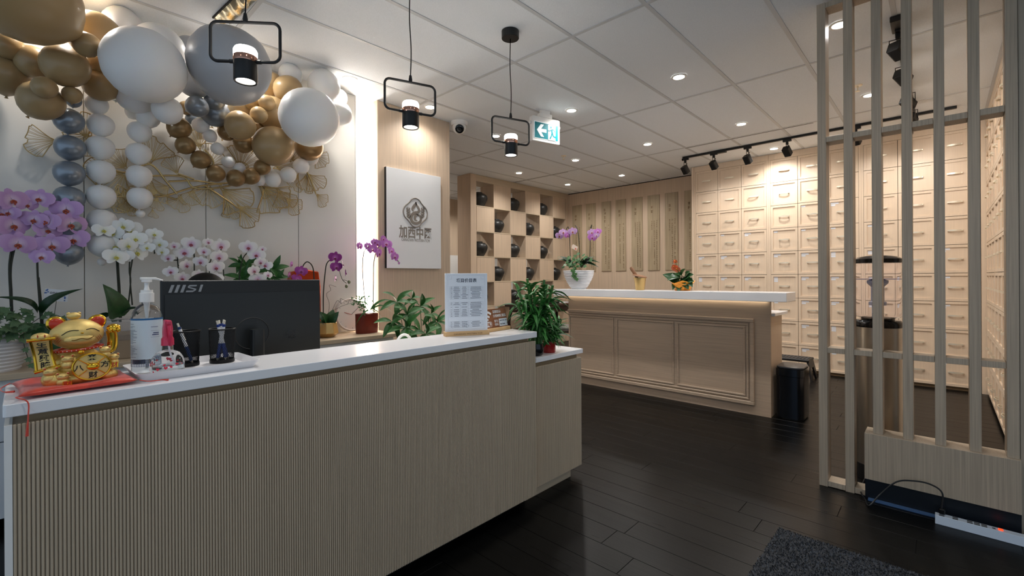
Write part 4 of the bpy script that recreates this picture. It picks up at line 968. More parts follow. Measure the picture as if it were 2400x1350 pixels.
def pen(label, c, a, lean, mb, mw):
    bx = Vector((c[0] + 0.018 * cos(a), c[1] + 0.018 * sin(a), TB + 0.005)); tx = Vector((c[0] + lean * cos(a + pi), c[1] + lean * sin(a + pi), TB + 0.118)); d = (tx - bx).normalized()
    t = thing('ballpoint_pen', label, 'pen', bx, 0, 'pens in the mesh cups')
    def seg(nm, s0, s1, r0, r1, mm): MB().tube([d * s0, d * s1], [r0, r1], 10).build(nm, mm, t, smooth=True)
    seg('tip', 0, 0.010, 0.0012, 0.004, M_chrome); seg('grip', 0.010, 0.055, 0.0045, 0.0048, mb); seg('barrel', 0.055, 0.110, 0.0046, 0.0044, mw); seg('cap_band', 0.110, 0.118, 0.0048, 0.0048, mb); seg('clicker', 0.118, 0.130, 0.0028, 0.0028, M_chrome)
    sd_ = d.orthogonal().normalized(); MB().tube([d * 0.116 + sd_ * 0.006, d * 0.075 + sd_ * 0.0065], 0.0014, 6).build('clip', M_chrome, t)
for q, (a, l) in enumerate(((0.2, 0.012), (1.9, 0.010), (3.6, 0.004), (5.0, 0.012))):
    pen(['blue and white pen leaning right in the fuller cup', 'blue and white pen at the back of the fuller cup', 'blue and white pen leaning left in the fuller cup', 'blue and white pen at the front of the fuller cup'][q], c1, a, l, M_pblue, M_pwht)
pen('single dark blue pen leaning in the cup behind the spray bottle', c2, 5.6, 0.020, M_navyp, M_pwht)

# ---- monitor (seen from behind)
mo = thing('monitor', 'black all-in-one monitor seen from behind with slanted silver logo', 'monitor', (0.612, 2.0, 0.7155))
M_mon = mat('charcoal_plastic', (15, 17, 18), 0.45); M_mon2 = mat('charcoal_plastic_sheen', (22, 25, 26), 0.42)
z0, z1 = 0.052, 0.402
MB().box(-0.282, 0.282, 0.0, 0.022, z0, z1).build('back_shell', M_mon, mo, bevel=0.003)
MB().prism([(-0.272, z0 + 0.020), (0.276, z0 + 0.028), (0.276, z1 - 0.050), (-0.272, z1 - 0.050)], -0.0022, 0.001).build('rear_bulge', M_mon2, mo)
MB().box(-0.276, 0.276, 0.022, 0.0235, z0 + 0.012, z1 - 0.006).build('screen', M_blackg, mo)
MB().lathe([(0.060, 0), (0.062, 0.0012), (0.064, 0)], 40, caps=False).build('mount_ring', M_black, mo, loc=(0.008, -0.0027, 0.19)).matrix_basis = Matrix.Translation((0.008, -0.0027, 0.19)) @ FRONT
m = MB()
for q in range(-5, 6):
    for w in range(-3, 4):
        if abs(q) + abs(w) * 0.6 < 5.2: m.box(0.160 + q * 0.0048 - 0.0016, 0.160 + q * 0.0048 + 0.0016, -0.0030, -0.002, 0.175 + w * 0.0052 - 0.0016, 0.175 + w * 0.0052 + 0.0016)
tag(m.build('speaker_grille', M_blackg, mo), kind='stuff')
MB().prism(rrect(-0.012, 0.032, -0.075, -0.030, 0.010, 4), 0.004, 0.21, 'xy').build('stand_neck', M_mon2, mo, smooth=True)
MB().prism(rrect(-0.11, 0.13, -0.16, 0.06, 0.02, 4), 0.0, 0.008, 'xy').build('stand_foot', M_mon, mo, bevel=0.002)
M_logo = mat('silver_print', (126, 130, 134), 0.4)
def logo(pts, nm):
    # pts in crop pixels of the photo (510..835, 178..260) -> local
    MB().prism([(-0.282 + (u - 450) * 0.000327, z1 - (v - 130) * 0.000335 + 0.0) for u, v in pts], -0.0012, 0.001).build(nm, M_logo, mo)
for u in (512, 565, 618): logo([(u, 260), (u + 28, 260), (u + 56 + (6 if u == 618 else 0) * 0, 178), (u + 28, 178)], 'logo_bar')
logo([(670, 258), (735, 258), (765, 238), (768, 222), (700, 200), (715, 196), (770, 196), (776, 180), (706, 180), (690, 196), (690, 210), (750, 232), (738, 240), (676, 240)], 'logo_letter')
logo([(788, 256), (812, 256), (835, 178), (811, 178)], 'logo_bar')

# ---- price list stand
ps = thing('price_list_stand', 'white printed price list standing in a small oak block', 'sign stand', (1.402, 1.606, CT), radians(-25))
M_beech = mat('beech_block', (206, 166, 116), 0.5, var=(4, 0.1), stretch=(1, 30, 30)); M_paper = mat('pale_grey_sheet', (228, 232, 238), 0.3); M_txt = mat('dark_print', (40, 46, 66), 0.6); M_line = mat('table_line_print', (130, 138, 152), 0.6)
MB().box(-0.105, 0.105, -0.020, 0.020, 0, 0.020).build('oak_block', M_beech, ps, bevel=0.001)
MB().box(-0.101, 0.101, -0.004, 0.004, 0.018, 0.286).build('acrylic_sheet', M_paper, ps, bevel=0.001)
def fl(m, x0, x1, z0, z1, y=-0.0043): m.add([(x0, y, z0), (x1, y, z0), (x1, y, z1), (x0, y, z1)], [(0, 1, 2, 3)])
m = MB(); t = 0.0004
for x0, x1, zz0, zz1 in ((-0.088, 0.088, 0.028, 0.278),):
    fl(m, x0, x1, zz0, zz0 + t); fl(m, x0, x1, zz1 - t, zz1); fl(m, x0, x0 + t, zz0, zz1); fl(m, x1 - t, x1, zz0, zz1)
for cx in (-1, 1):
    for cz, zz in ((1, 0.278), (-1, 0.028)):
        for q in (0.008, 0.018):
            x_, z_ = cx * (0.088 - q), zz - cz * q; fl(m, min(x_, cx * 0.084), max(x_, cx * 0.084), z_ - t, z_); fl(m, x_ - t, x_, min(z_, zz - cz * 0.004), max(z_, zz - cz * 0.004))
rr = random.Random(21); tx_ = MB()
for ztop, rows in ((0.226, [1] * 8), (0.154, [1, 1, 3, 1, 1, 1, 1, 1]), (0.066, [1, 1, 1, 1])):
    rows = rows[::]; z = ztop
    cx_ = [-0.080, -0.066, -0.030, 0.008, 0.080]
    for r_ in rows:
        hgt = 0.0072 * (1 if r_ == 1 else 2.4)
        fl(m, -0.080, 0.080, z - t, z)
        for c in range(4):
            xm = (cx_[c] + cx_[c + 1]) / 2; wd = (cx_[c + 1] - cx_[c]) * (0.22 if c == 0 else rr.uniform(0.45, 0.8)) / 2
            for q in range(r_ if c == 3 else 1):
                zc_ = z - hgt * (0.5 if r_ == 1 or c < 3 else (0.2 + 0.3 * q)); x_ = xm - wd
                while x_ < xm + wd:
                    w_ = rr.uniform(0.0012, 0.0026); fl(tx_, x_, x_ + w_, zc_ - 0.0011, zc_ + 0.0011); x_ += w_ + 0.0006
        z -= hgt
    fl(m, -0.080, 0.080, z - t, z)
    for x_ in cx_: fl(m, x_ - t / 2, x_ + t / 2, z, ztop)
m.build('table_lines', M_line, ps); tag(tx_.build('small_print', M_txt, ps), kind='stuff')
text('title', '項目价目表', 0.0195, M_txt, ps, Matrix.Translation((0, -0.0043, 0.252)) @ FRONT, ext=0.0001, bold=0.0003)
text('block_lettering', 'CANADIAN WESTERN TCM', 0.0098, mat('burnt_lettering', (122, 88, 52), 0.7), ps, Matrix.Translation((0.002, -0.0203, 0.0085)) @ FRONT, ext=0.0002, space=1.15)
m = MB()
for q in range(4):
    a = q * pi / 2; m.tube([(0.006 * cos(a) + 0.004 * cos(a + b_), -0.0044, 0.044 + 0.006 * sin(a) * 0.7 + 0.004 * sin(a + b_)) for b_ in [(-1.2 + 0.3 * i) for i in range(9)]], 0.0006, 4)
m.build('small_logo', M_line, ps)

# ---- wifi sign
wi = thing('wifi_sign', 'brown wood-grain wifi notice leaning in an oak block', 'sign stand', (1.618, 1.628, CT), radians(8))
M_wbr = mat('red_brown_veneer', (150, 96, 66), 0.45, var=(5, 0.18), stretch=(1.5, 30, 30)); M_wht = mat('white_print', (240, 238, 236), 0.5)
MB().box(-0.098, 0.098, -0.018, 0.018, 0, 0.017).build('oak_block', M_beech, wi, bevel=0.001)
Mt = Matrix.Translation((0, 0, 0.012)) @ Matrix.Rotation(radians(-10), 4, 'X')
b = MB(); b.M = Mt; b.prism(rrect(-0.094, 0.096, 0.0, 0.098, 0.006, 3), -0.003, 0.003); b.build('veneer_board', M_wbr, wi)
for r0, r1 in ((0.0, 0.0085), (0.016, 0.026), (0.036, 0.047)):
    pts = []
    for i in range(13): a = radians(46 + 88 * i / 12); pts.append((-0.062 + r1 * cos(a), 0.042 + r1 * sin(a)))
    for i in range(13): a = radians(134 - 88 * i / 12); pts.append((-0.062 + r0 * cos(a) * 1.0, 0.042 + r0 * sin(a)))
    b = MB(); b.M = Mt
    if r0 == 0: b.prism(pts[:13] + [(-0.062, 0.040)], -0.0040, -0.0030)
    else:
        for i in range(12): b.prism([pts[i], pts[i + 1], pts[24 - i], pts[25 - i]], -0.0040, -0.0030)
    b.build('wifi_arc', M_wht, wi)
b = MB(); b.M = Mt; b.prism(rrect(-0.092, -0.032, 0.010, 0.036, 0.012, 5), -0.0040, -0.0030); b.build('wifi_badge', M_wht, wi)
b = MB(); b.M = Mt; b.prism(rrect(-0.060, -0.034, 0.012, 0.034, 0.010, 5), -0.0048, -0.0038); b.build('wifi_badge_half', M_wbr, wi)
text('wifi_lettering', 'Wi', 0.024, M_wbr, wi, Mt @ Matrix.Translation((-0.075, -0.0042, 0.023)) @ FRONT, bold=0.0004); text('wifi_lettering', 'Fi', 0.022, M_wht, wi, Mt @ Matrix.Translation((-0.047, -0.0050, 0.023)) @ FRONT, bold=0.0004)
text('notice_line', '温馨提示:', 0.0165, M_wht, wi, Mt @ Matrix.Translation((-0.018, -0.0036, 0.082)) @ FRONT, align='LEFT'); text('notice_line', '无线网络已覆盖', 0.0165, M_wht, wi, Mt @ Matrix.Translation((-0.018, -0.0036, 0.061)) @ FRONT, align='LEFT', sx=0.93)
text('notice_line', '账号:', 0.0145, M_wht, wi, Mt @ Matrix.Translation((-0.012, -0.0036, 0.035)) @ FRONT, align='LEFT'); text('notice_line', '密码:', 0.0145, M_wht, wi, Mt @ Matrix.Translation((-0.012, -0.0036, 0.018)) @ FRONT, align='LEFT')
b = MB(); b.M = Mt; b.box(0.026, 0.093, -0.0042, -0.003, 0.008, 0.046); b.build('password_card', M_paper, wi)
text('card_lettering', 'CWTCMA-CHP', 0.0088, M_txt, wi, Mt @ Matrix.Translation((0.059, -0.0045, 0.036)) @ FRONT); text('card_lettering', 'No1Canwy', 0.0088, M_txt, wi, Mt @ Matrix.Translation((0.052, -0.0045, 0.019)) @ FRONT)

# ================================================================ PLANT KIT
def leaf_mesh(nm, mm, wprof, arch=0.0, droop=0.3, fold=0.12, nu=8, nv=4, wave=0.0):
    def f(u, v):
        w = wprof(u); b = 2 * v - 1
        return (u * (1 - 0.12 * droop * u), b * w, arch * sin(pi * u) - droop * u * u + fold * w * abs(b) * 2 * 0.6 + wave * sin(9 * u) * b * w)
    return MB().sheet(f, nu, nv).mesh(nm, mm, smooth='all')
G1 = mat('deep_green_leaf', (38, 78, 38), 0.38, var=(9, 0.25), spec=0.5); G2 = mat('fresh_green_leaf', (52, 104, 46), 0.4, var=(9, 0.25)); G3 = mat('variegated_ivy_leaf', (48, 84, 48), 0.5, var=(30, 0.3, (104, 134, 92)))
G4 = mat('dark_orchid_leaf', (30, 58, 32), 0.35, var=(6, 0.2)); G5 = mat('bamboo_leaf', (60, 120, 54), 0.38, var=(7, 0.3)); G6 = mat('bamboo_cane', (66, 112, 52), 0.35, var=(12, 0.2)); STEM = mat('dark_flower_stem', (44, 46, 32), 0.5, var=(20, 0.3)); SOIL = mat('potting_bark', (70, 54, 38), 0.9, var=(60, 0.4), bump=(60, 0.8))
lens_ = lambda w, p=0.45: (lambda u: w * max(0.0, sin(pi * u ** p)) ** 0.9 + 0.0005)
L_strap = leaf_mesh('leaf', G4, lens_(0.13, 0.6), 0.15, 0.25, 0.5, 10); L_long = leaf_mesh('leaf', G2, lens_(0.045, 0.5), 0.20, 0.35, 0.6, 10); L_bam = leaf_mesh('leaf', G5, lens_(0.105, 0.5), 0.08, 0.32, 0.45, 7)
L_pach = leaf_mesh('leaf', G2, lens_(0.17, 0.85), 0.05, 0.22, 0.35, 8); L_round = leaf_mesh('leaf', G1, lambda u: 0.36 * max(0.0, sin(pi * min(1, u * 0.96 + 0.04) ** 0.55)) ** 0.8 + 0.0005, 0.06, 0.25, 0.25, 8); L_small = leaf_mesh('leaf', G2, lens_(0.26, 0.6), 0.0, 0.1, 0.3, 4, 2)
iv = [(0, 0), (0.10, 0.30), (0.02, 0.48), (0.34, 0.30), (0.62, 0.44), (0.60, 0.20), (1.0, 0.0), (0.60, -0.20), (0.62, -0.44), (0.34, -0.30), (0.02, -0.48), (0.10, -0.30)]
m = MB(); m.add([(0.33, 0, 0.03)] + [(x, y, -0.06 * abs(y) - 0.10 * x * x) for x, y in iv], [(0, i + 1, (i + 1) % 12 + 1) for i in range(12)]); L_ivy = m.mesh('leaf', G3, smooth='all')
m = MB(); m.add([(0.33, 0, 0.03)] + [(x, y, -0.06 * abs(y) - 0.10 * x * x) for x, y in iv], [(0, i + 1, (i + 1) % 12 + 1) for i in range(12)]); L_ivyg = m.mesh('leaf', mat('green_ivy_leaf', (56, 100, 50), 0.45, var=(14, 0.25)), smooth='all')

def petal_mat(nm, cin, cmid, cout):
    if nm in MATS: return MATS[nm]
    mm = mat(nm, cmid, 0.55, sss=0.1); nt = mm.node_tree; b_ = nt.nodes['Principled BSDF']
    tc = nt.nodes.new('ShaderNodeTexCoord'); ln = nt.nodes.new('ShaderNodeVectorMath'); ln.operation = 'LENGTH'; r_ = nt.nodes.new('ShaderNodeValToRGB')
    r_.color_ramp.elements[0].position = 0.05; r_.color_ramp.elements[0].color = lin(cin); r_.color_ramp.elements[1].position = 0.55; r_.color_ramp.elements[1].color = lin(cout)
    e = r_.color_ramp.elements.new(0.25); e.color = lin(cmid)
    nt.links.new(tc.outputs['Object'], ln.inputs[0]); nt.links.new(ln.outputs['Value'], r_.inputs[0]); nt.links.new(r_.outputs[0], b_.inputs['Base Color'])
    return mm
def petal(m, ang, L_, w, base=0.03, cup=0.10, back=0.0):
    ca, sa = cos(ang), sin(ang)
    def f(u, v):
        b_ = 2 * v - 1; t_ = (0.03 + 0.97 * u) ** 0.8; ww = w * sqrt(max(0.0, 1 - (2 * t_ - 1) ** 2)) ** 0.9
        x, z = b_ * ww, base + u * L_
        return (x * ca + z * sa, back - cup * u * (1 - u) * 1.2 + 0.10 * (b_ * ww) ** 2 / max(w, 0.01), -x * sa + z * ca)
    m.sheet(f, 9, 4)
def flower_mesh(pm):
    m = MB(); petal(m, 0, 0.40, 0.14, back=0.03); petal(m, radians(132), 0.38, 0.12, back=0.03); petal(m, radians(-132), 0.38, 0.12, back=0.03); petal(m, radians(76), 0.47, 0.255); petal(m, radians(-76), 0.47, 0.255)
    return m.mesh('flower', pm, smooth='all')
def lip_mesh(mm):
    m = MB(); m.ball((0, -0.06, -0.02), (0.045, 0.05, 0.04), 8, 6); m.ball((0.055, -0.06, -0.06), (0.035, 0.03, 0.055), 8, 6); m.ball((-0.055, -0.06, -0.06), (0.035, 0.03, 0.055), 8, 6); m.ball((0, -0.085, -0.115), (0.03, 0.03, 0.06), 8, 6)
    return m.mesh('lip', mm, smooth='all')
FK = {'lilac': (flower_mesh(petal_mat('lilac_petal', (232, 206, 230), (196, 154, 206), (212, 172, 218))), lip_mesh(mat('rust_lip', (170, 78, 56), 0.5))),
      'white': (flower_mesh(petal_mat('white_petal', (236, 238, 220), (242, 243, 240), (240, 240, 240))), lip_mesh(mat('yellow_lip', (206, 196, 96), 0.5))),
      'blush': (flower_mesh(petal_mat('blush_petal', (222, 180, 212), (238, 232, 232), (238, 236, 228))), lip_mesh(mat('plum_lip', (170, 82, 96), 0.5))),
      'purple': (flower_mesh(petal_mat('purple_petal', (190, 110, 190), (142, 44, 134), (150, 56, 146))), lip_mesh(mat('dark_plum_lip', (120, 30, 84), 0.5))),
      'orchid': (flower_mesh(petal_mat('orchid_pink_petal', (222, 170, 222), (186, 104, 190), (206, 140, 208))), lip_mesh(mat('magenta_lip', (160, 44, 96), 0.5)))}
M_bud = mat('olive_bud', (120, 124, 92), 0.5)
def flower(root, base, kind, P, size, yaw=None, tilt=None):
    yaw = R.uniform(-0.5, 0.5) if yaw is None else yaw; tilt = R.uniform(-0.15, 0.25) if tilt is None else tilt
    o = link('flower', FK[kind][0], root, Matrix.Translation(Vector(P) - base) @ Matrix.Rotation(yaw, 4, 'Z') @ Matrix.Rotation(tilt, 4, 'X') @ Matrix.Rotation(R.uniform(-.2, .2), 4, 'Y') @ Matrix.Scale(size, 4))
    link('lip', FK[kind][1], o)
def stem(root, base, pts, r=0.004, nodes=True, mm=None):
    P = bez([Vector(p) - base for p in pts], 6); s_ = MB().tube(P, r, 7).build('stem', mm or STEM, root, smooth=True)
    return P
def leaf(root, me, P, d, size, up=(0, 0, 1)): return link('leaf', me, root, frame(d, up, P, size))
CRZ = 0.7005
def pot_round(root, mm, r0, r1, h, soil=True, ribs=0, sx=1, sy=1, nm='pot'):
    prof = [(0.0001, 0), (r0, 0)]
    k = ribs or 6
    for i in range(k + 1):
        t = i / k; rr_ = r0 + (r1 - r0) * sin(t * pi / 2) ** 0.9
        if ribs and i < k: prof += [(rr_, h * (t + 0.15 / k)), (rr_ + 0.0035, h * (t + 0.5 / k)), (rr_, h * (t + 0.85 / k))]
        else: prof.append((rr_, h * t))
    prof += [(r1 - 0.006, h), (r1 - 0.010, h - 0.02), (0.0001, h - 0.022)]
    MB().lathe(prof, 36, sx=sx, sy=sy).build(nm, mm, root, smooth=True)
    if soil: MB().lathe([(0.0001, h - 0.012), (r1 - 0.010, h - 0.016)], 24, sx=sx, sy=sy, caps=False).build('soil', SOIL, root)
M_wpot = mat('white_ribbed_ceramic', (228, 228, 230), 0.3)

# ---- lilac orchid, left
base = Vector((-0.125, 3.235, CRZ))
o1 = thing('potted_orchid', 'tall lilac orchid in a white ribbed pot with trailing ivy', 'potted plant', base)
pot_round(o1, M_wpot, 0.115, 0.152, 0.185, ribs=11)
FY = 3.22
for px, py, s in ((28, 470, 72), (30, 528, 74), (42, 572, 72), (2, 500, 62), (92, 466, 60), (80, 515, 58), (108, 518, 62), (156, 492, 70), (165, 526, 74), (172, 562, 68), (122, 575, 70), (92, 570, 52), (98, 602, 52), (112, 540, 58), (8, 552, 66), (20, 498, 50), (64, 480, 44)):
    P = onY(px, py, FY - R.uniform(0, 0.05)); flower(o1, base, 'lilac', P, s * 1.16 * depth(P) / FPX / 1.2)
for pts in ([(28, 760), (24, 690), (22, 620), (32, 560), (45, 500), (30, 470)], [(30, 760), (27, 690), (26, 620), (45, 540)], [(97, 765), (92, 700), (88, 640), (88, 580), (100, 520), (130, 490), (156, 488)], [(100, 765), (96, 710), (90, 650)]):
    stem(o1, base, [onY(x, y, FY + 0.02) for x, y in pts], 0.0042)
def lpx(root, base, me, px, py, y, tx, ty, size, up=(0, -0.5, 1)):
    P = onY(px, py, y); Q = onY(tx, ty, y - 0.04); leaf(root, me, P - base, Q - P, size, up)
lpx(o1, base, L_strap, 88, 735, FY, 30, 700, 0.17, (0.3, -0.8, 1)); lpx(o1, base, L_strap, 95, 740, FY, 168, 676, 0.20, (-0.5, -0.8, 0.6)); lpx(o1, base, L_round, 80, 770, FY - 0.02, 112, 800, 0.17, (0.2, -1, 0.4)); lpx(o1, base, L_round, 60, 770, FY - 0.05, 95, 790, 0.13, (0, -1, 0.5))
for q in range(46):
    px, py = R.uniform(-20, 78), R.uniform(712, 782) + (abs(R.gauss(0, 12)))
    P = onY(px, min(py, 800), FY - 0.10 - R.uniform(0, 0.06)); leaf(o1, L_ivy, P - base, (R.uniform(-.6, .6), -0.5, R.uniform(-.9, .1)), R.uniform(0.032, 0.052), (R.uniform(-.4, .4), -1, 0.5))
for q in range(8):
    P = onY(95 + q * 7, 742 - 8 * sin(q * 0.9), FY - 0.05); leaf(o1, L_ivy, P - base, (0.6, -0.3, R.uniform(-.6, .4)), 0.03, (0, -1, 0.4))
stem(o1, base, [onY(x, y, FY - 0.04) for x, y in ((70, 760), (100, 742), (130, 738), (158, 752))], 0.0015); stem(o1, base, [onY(x, y, FY - 0.13) for x, y in ((55, 785), (57, 810), (64, 835), (70, 850))], 0.0015)
for x, y in ((57, 815), (64, 838), (70, 852)): leaf(o1, L_ivy, onY(x, y, FY - 0.135) - base, (0.3, -0.4, -0.6), 0.03, (0, -1, 0.3))
# gift card
P = onY(132, 692, 3.30); cd = thing('gift_card', 'white gift card with blue flowers and handwriting among the lilac orchid', 'card', P)
Mc = Matrix.Rotation(radians(8), 4, 'Y') @ Matrix.Rotation(radians(-8), 4, 'X')
b = MB(); b.M = Mc; b.box(-0.044, 0.044, -0.0005, 0.0005, -0.030, 0.030); b.build('card_sheet', M_paper, cd)
text('handwriting', 'onespa', 0.024, M_txt, cd, Mc @ Matrix.Translation((0.002, -0.001, 0.012)) @ FRONT @ Matrix.Rotation(0.0, 4, 'Z'), sx=0.8); text('handwriting', 'Stella', 0.022, M_txt, cd, Mc @ Matrix.Translation((-0.004, -0.001, -0.011)) @ FRONT, sx=0.8)
m = MB(); m.M = Mc
for q in range(14):
    s = -1 if q < 7 else 1; m.ball((s * R.uniform(0.030, 0.042), -0.0008, s * -1 * R.uniform(0.004, 0.026)), (0.0035, 0.0006, 0.0035), 6, 4)
tag(m.build('blue_flower_print', mat('blue_print', (96, 126, 186), 0.6), cd), kind='stuff')
MB().tube([(0, 0, -0.03), (-0.01, 0, -0.12)], 0.0012, 5).build('card_pick', STEM, cd)

# ---- white orchid
base = Vector((0.36, 3.25, CRZ))
o2 = thing('potted_orchid', 'pure white double-stemmed orchid in a beige box behind the sanitizer', 'potted plant', base)
MB().prism([(-0.075, 0), (0.075, 0), (0.085, 0.13), (-0.085, 0.13)], -0.075, 0.075).build('beige_box', mat('kraft_box', (150, 132, 110), 0.7), o2, bevel=0.003)
MB().box(-0.082, 0.082, -0.072, 0.072, 0.118, 0.126).build('moss', SOIL, o2)
m = MB(); m.lathe([(0.085, 0.10), (0.105, 0.17), (0.12, 0.20), (0.10, 0.21), (0.118, 0.215)], 14, caps=False); m.build('clear_wrap', mat('crinkled_film', (240, 240, 244), 0.1, trans=0.9, ior=1.1, bump=(30, 0.6)), o2)
FY = 3.25
for px, py, s in ((243, 540, 46), (265, 546, 48), (288, 530, 46), (302, 538, 56), (270, 578, 56), (272, 602, 54), (318, 560, 48), (320, 592, 56), (300, 575, 44), (335, 565, 40), (362, 549, 36), (345, 580, 34), (290, 600, 44), (375, 572, 34), (380, 590, 30)):
    P = onY(px, py, FY - R.uniform(0, 0.05)); flower(o2, base, 'white', P, s * 1.2 * depth(P) / FPX / 1.2)
for pts in ([(280, 745), (277, 680), (273, 610), (270, 550)], [(284, 745), (281, 680), (277, 610), (280, 545)], [(300, 720), (306, 660), (303, 630), (308, 560)], [(310, 715), (305, 650), (311, 600), (315, 545), (345, 555), (362, 570), (362, 595)], [(308, 545), (335, 555), (360, 548)]):
    stem(o2, base, [onY(x, y, FY + 0.02) for x, y in pts], 0.0036)
lpx(o2, base, L_round, 272, 745, FY - 0.02, 262, 672, 0.19, (0.8, -1, 0.2)); lpx(o2, base, L_strap, 262, 735, FY - 0.03, 205, 772, 0.15, (0.2, -0.6, 1)); lpx(o2, base, L_strap, 285, 740, FY, 330, 720, 0.12)

# ---- blush orchids behind the monitor
def blush(label, base, fl, stems, leaves=True):
    o = thing('potted_orchid', label, 'potted plant', base)
    pot_round(o, M_wpot, 0.05, 0.065, 0.12)
    for px, py, s in fl: P = onY(px, py, base.y - R.uniform(0, 0.04)); flower(o, base, 'blush', P, s * 1.1 * depth(P) / FPX / 1.12)
    for pts in stems: stem(o, base, [onY(x, y, base.y + 0.015) for x, y in pts], 0.0034)
    if leaves:
        for q in range(5): a = q * 1.3; leaf(o, L_strap, Vector((0.02 * cos(a), 0.02 * sin(a), 0.11)), (cos(a), sin(a), 0.5), 0.14)
    return o
x_ = onY(430, 700, 3.26).x
blush('white orchid with pink throats rising left behind the monitor', Vector((x_, 3.26, CRZ)), [(448, 572, 44), (432, 592, 46), (408, 577, 26), (394, 605, 30), (437, 622, 36), (400, 637, 34), (427, 652, 38), (475, 588, 30)], [[(418, 720), (418, 640), (417, 600), (432, 590)], [(418, 610), (400, 609)], [(418, 622), (435, 622)], [(455, 700), (455, 600), (450, 572)]])
x_ = onY(505, 700, 3.22).x
blush('white orchid with pink throats rising above the monitor centre', Vector((x_, 3.22, CRZ)), [(517, 577, 44), (513, 603, 42), (506, 627, 42), (505, 652, 38), (478, 590, 30), (470, 614, 34), (488, 568, 26), (465, 645, 34)], [[(525, 720), (524, 640), (521, 615), (517, 580)], [(490, 720), (491, 640), (495, 607), (512, 600)], [(492, 615), (478, 614)]])
x_ = onY(585, 700, 3.24).x
o4 = blush('white orchid with arching dark stem above the monitor, right of centre', Vector((x_, 3.24, CRZ)), [(582, 580, 42), (601, 598, 42), (615, 584, 20), (595, 635, 34), (604, 655, 40), (622, 622, 34), (628, 645, 24), (610, 615, 30)], [[(556, 720), (562, 640), (570, 605), (583, 589)], [(605, 610), (607, 625), (625, 625)]])
# money plant foliage beside it
def pachira(label, base, hubs, pot=None):
    o = thing('money_tree', label, 'potted plant', base)
    if pot: pot_round(o, pot[0], pot[1], pot[2], pot[3])
    for (px, py, y, s, an, up) in hubs:
        H_ = onY(px, py, y) - base
        stem(o, Vector((0, 0, 0)), [Vector((0, 0, pot[3] - 0.02 if pot else 0)), H_ * 0.5 + Vector((0, 0, 0.02)), H_], 0.0025, mm=G6)
        n_ = 6
        for q in range(n_):
            a = an + 2 * pi * q / n_ * 0.92
            d = Vector((cos(a), -0.35 + 0.25 * cos(a * 2), sin(a) * 0.9)); leaf(o, L_pach, H_, d, s * R.uniform(0.8, 1.1), up)
    return o
x_ = onY(600, 720, 3.33).x + 0.09
pachira('small money tree with dark fingered leaves behind the white orchids', Vector((x_, 3.375, CRZ)), [(575, 622, 3.33, 0.10, 2.2, (0, -1, 0.6)), (640, 632, 3.33, 0.11, -0.6, (0, -1, 0.6)), (565, 652, 3.31, 0.10, 2.8, (0, -1, 0.6)), (650, 652, 3.32, 0.09, 0.2, (0, -1, 0.6)), (560, 618, 3.35, 0.08, 1.5, (0, -1, 0.6))], (M_wpot, 0.05, 0.06, 0.11))

# ---- red foil gift box
P = onY(712, 700, 3.36); gb = thing('gift_box', 'glossy orange red gift box with gold ornament behind the purple orchid', 'gift box', (P.x, 3.36, CRZ))
M_foilr = mat('orange_red_foil', (214, 78, 32), 0.18, metal=0.55)
w_ = 0.105; zt = onY(716, 632, 3.36).z - CRZ
m = MB(); pr = [(-w_, 0), (w_, 0), (w_ * 0.98, zt * 0.75), (w_ * 0.85, zt * 0.97), (0, zt), (-w_ * 0.85, zt * 0.97), (-w_ * 0.98, zt * 0.75)]; m.prism(pr, -0.05, 0.05); m.build('box_body', M_foilr, gb, bevel=0.006, smooth=True)
m = MB()
for q in range(30): m.ball((R.uniform(-w_ * 0.8, w_ * 0.8), -0.0505, R.uniform(zt * 0.55, zt * 0.85)), (R.uniform(0.003, 0.009), 0.001, R.uniform(0.002, 0.005)), 6, 4)
tag(m.build('gold_ornament', M_gold, gb), kind='stuff')
MB().tube([(-0.03, 0, zt - 0.002), (-0.02, 0, zt + 0.012), (0.02, 0, zt + 0.012), (0.03, 0, zt - 0.002)], 0.002, 6).build('handle', M_gold, gb)

# ---- purple orchids
base = Vector((onY(722, 700, 3.18).x, 3.16, CRZ)); o5 = thing('potted_orchid', 'purple orchid with hooped stem before the red gift box', 'potted plant', base)
pot_round(o5, M_wpot, 0.036, 0.046, 0.10)
for px, py, s in ((706, 636, 34), (697, 655, 30), (690, 650, 20)): P = onY(px, py, 3.20); flower(o5, base, 'purple', P, s * depth(P) / FPX * 0.95)
for px, py, s in ((683, 620, 22), (678, 645, 20)): P = onY(px, py, 3.22); flower(o5, base, 'orchid', P, s * depth(P) / FPX * 0.95, 0.9)
stem(o5, base, [onY(x, y, 3.22) for x, y in ((738, 740), (737, 680), (734, 630), (722, 614), (712, 620), (706, 636))], 0.004)
for q in range(4): a = q * 1.6 + 0.4; leaf(o5, L_strap, Vector((0.01 * cos(a), 0.01 * sin(a), 0.09)), (cos(a), sin(a), 0.4), 0.12)
base = Vector((onY(767, 780, 3.24).x, 3.24, CRZ)); o6 = thing('potted_orchid', 'deep purple orchid with green buds in a faceted gold pot', 'potted plant', base)
M_gpot = mat('satin_gold_glaze', (206, 168, 106), 0.3, metal=0.7)
MB().lathe([(0.0001, 0), (0.045, 0), (0.080, 0.030), (0.066, 0.105), (0.060, 0.105), (0.058, 0.09), (0.0001, 0.09)], 9).build('gold_pot', M_gpot, o6, bevel=0.002)
MB().lathe([(0.0001, 0.097), (0.056, 0.094)], 16, caps=False).build('bark', SOIL, o6)
for px, py, s, yw in ((785, 604, 36, 0), (788, 626, 34, 0.1), (786, 654, 22, 0.9), (803, 620, 26, 1.1), (810, 640, 24, 1.2)): P = onY(px, py, 3.20); flower(o6, base, 'purple', P, s * depth(P) / FPX * 0.98, yw)
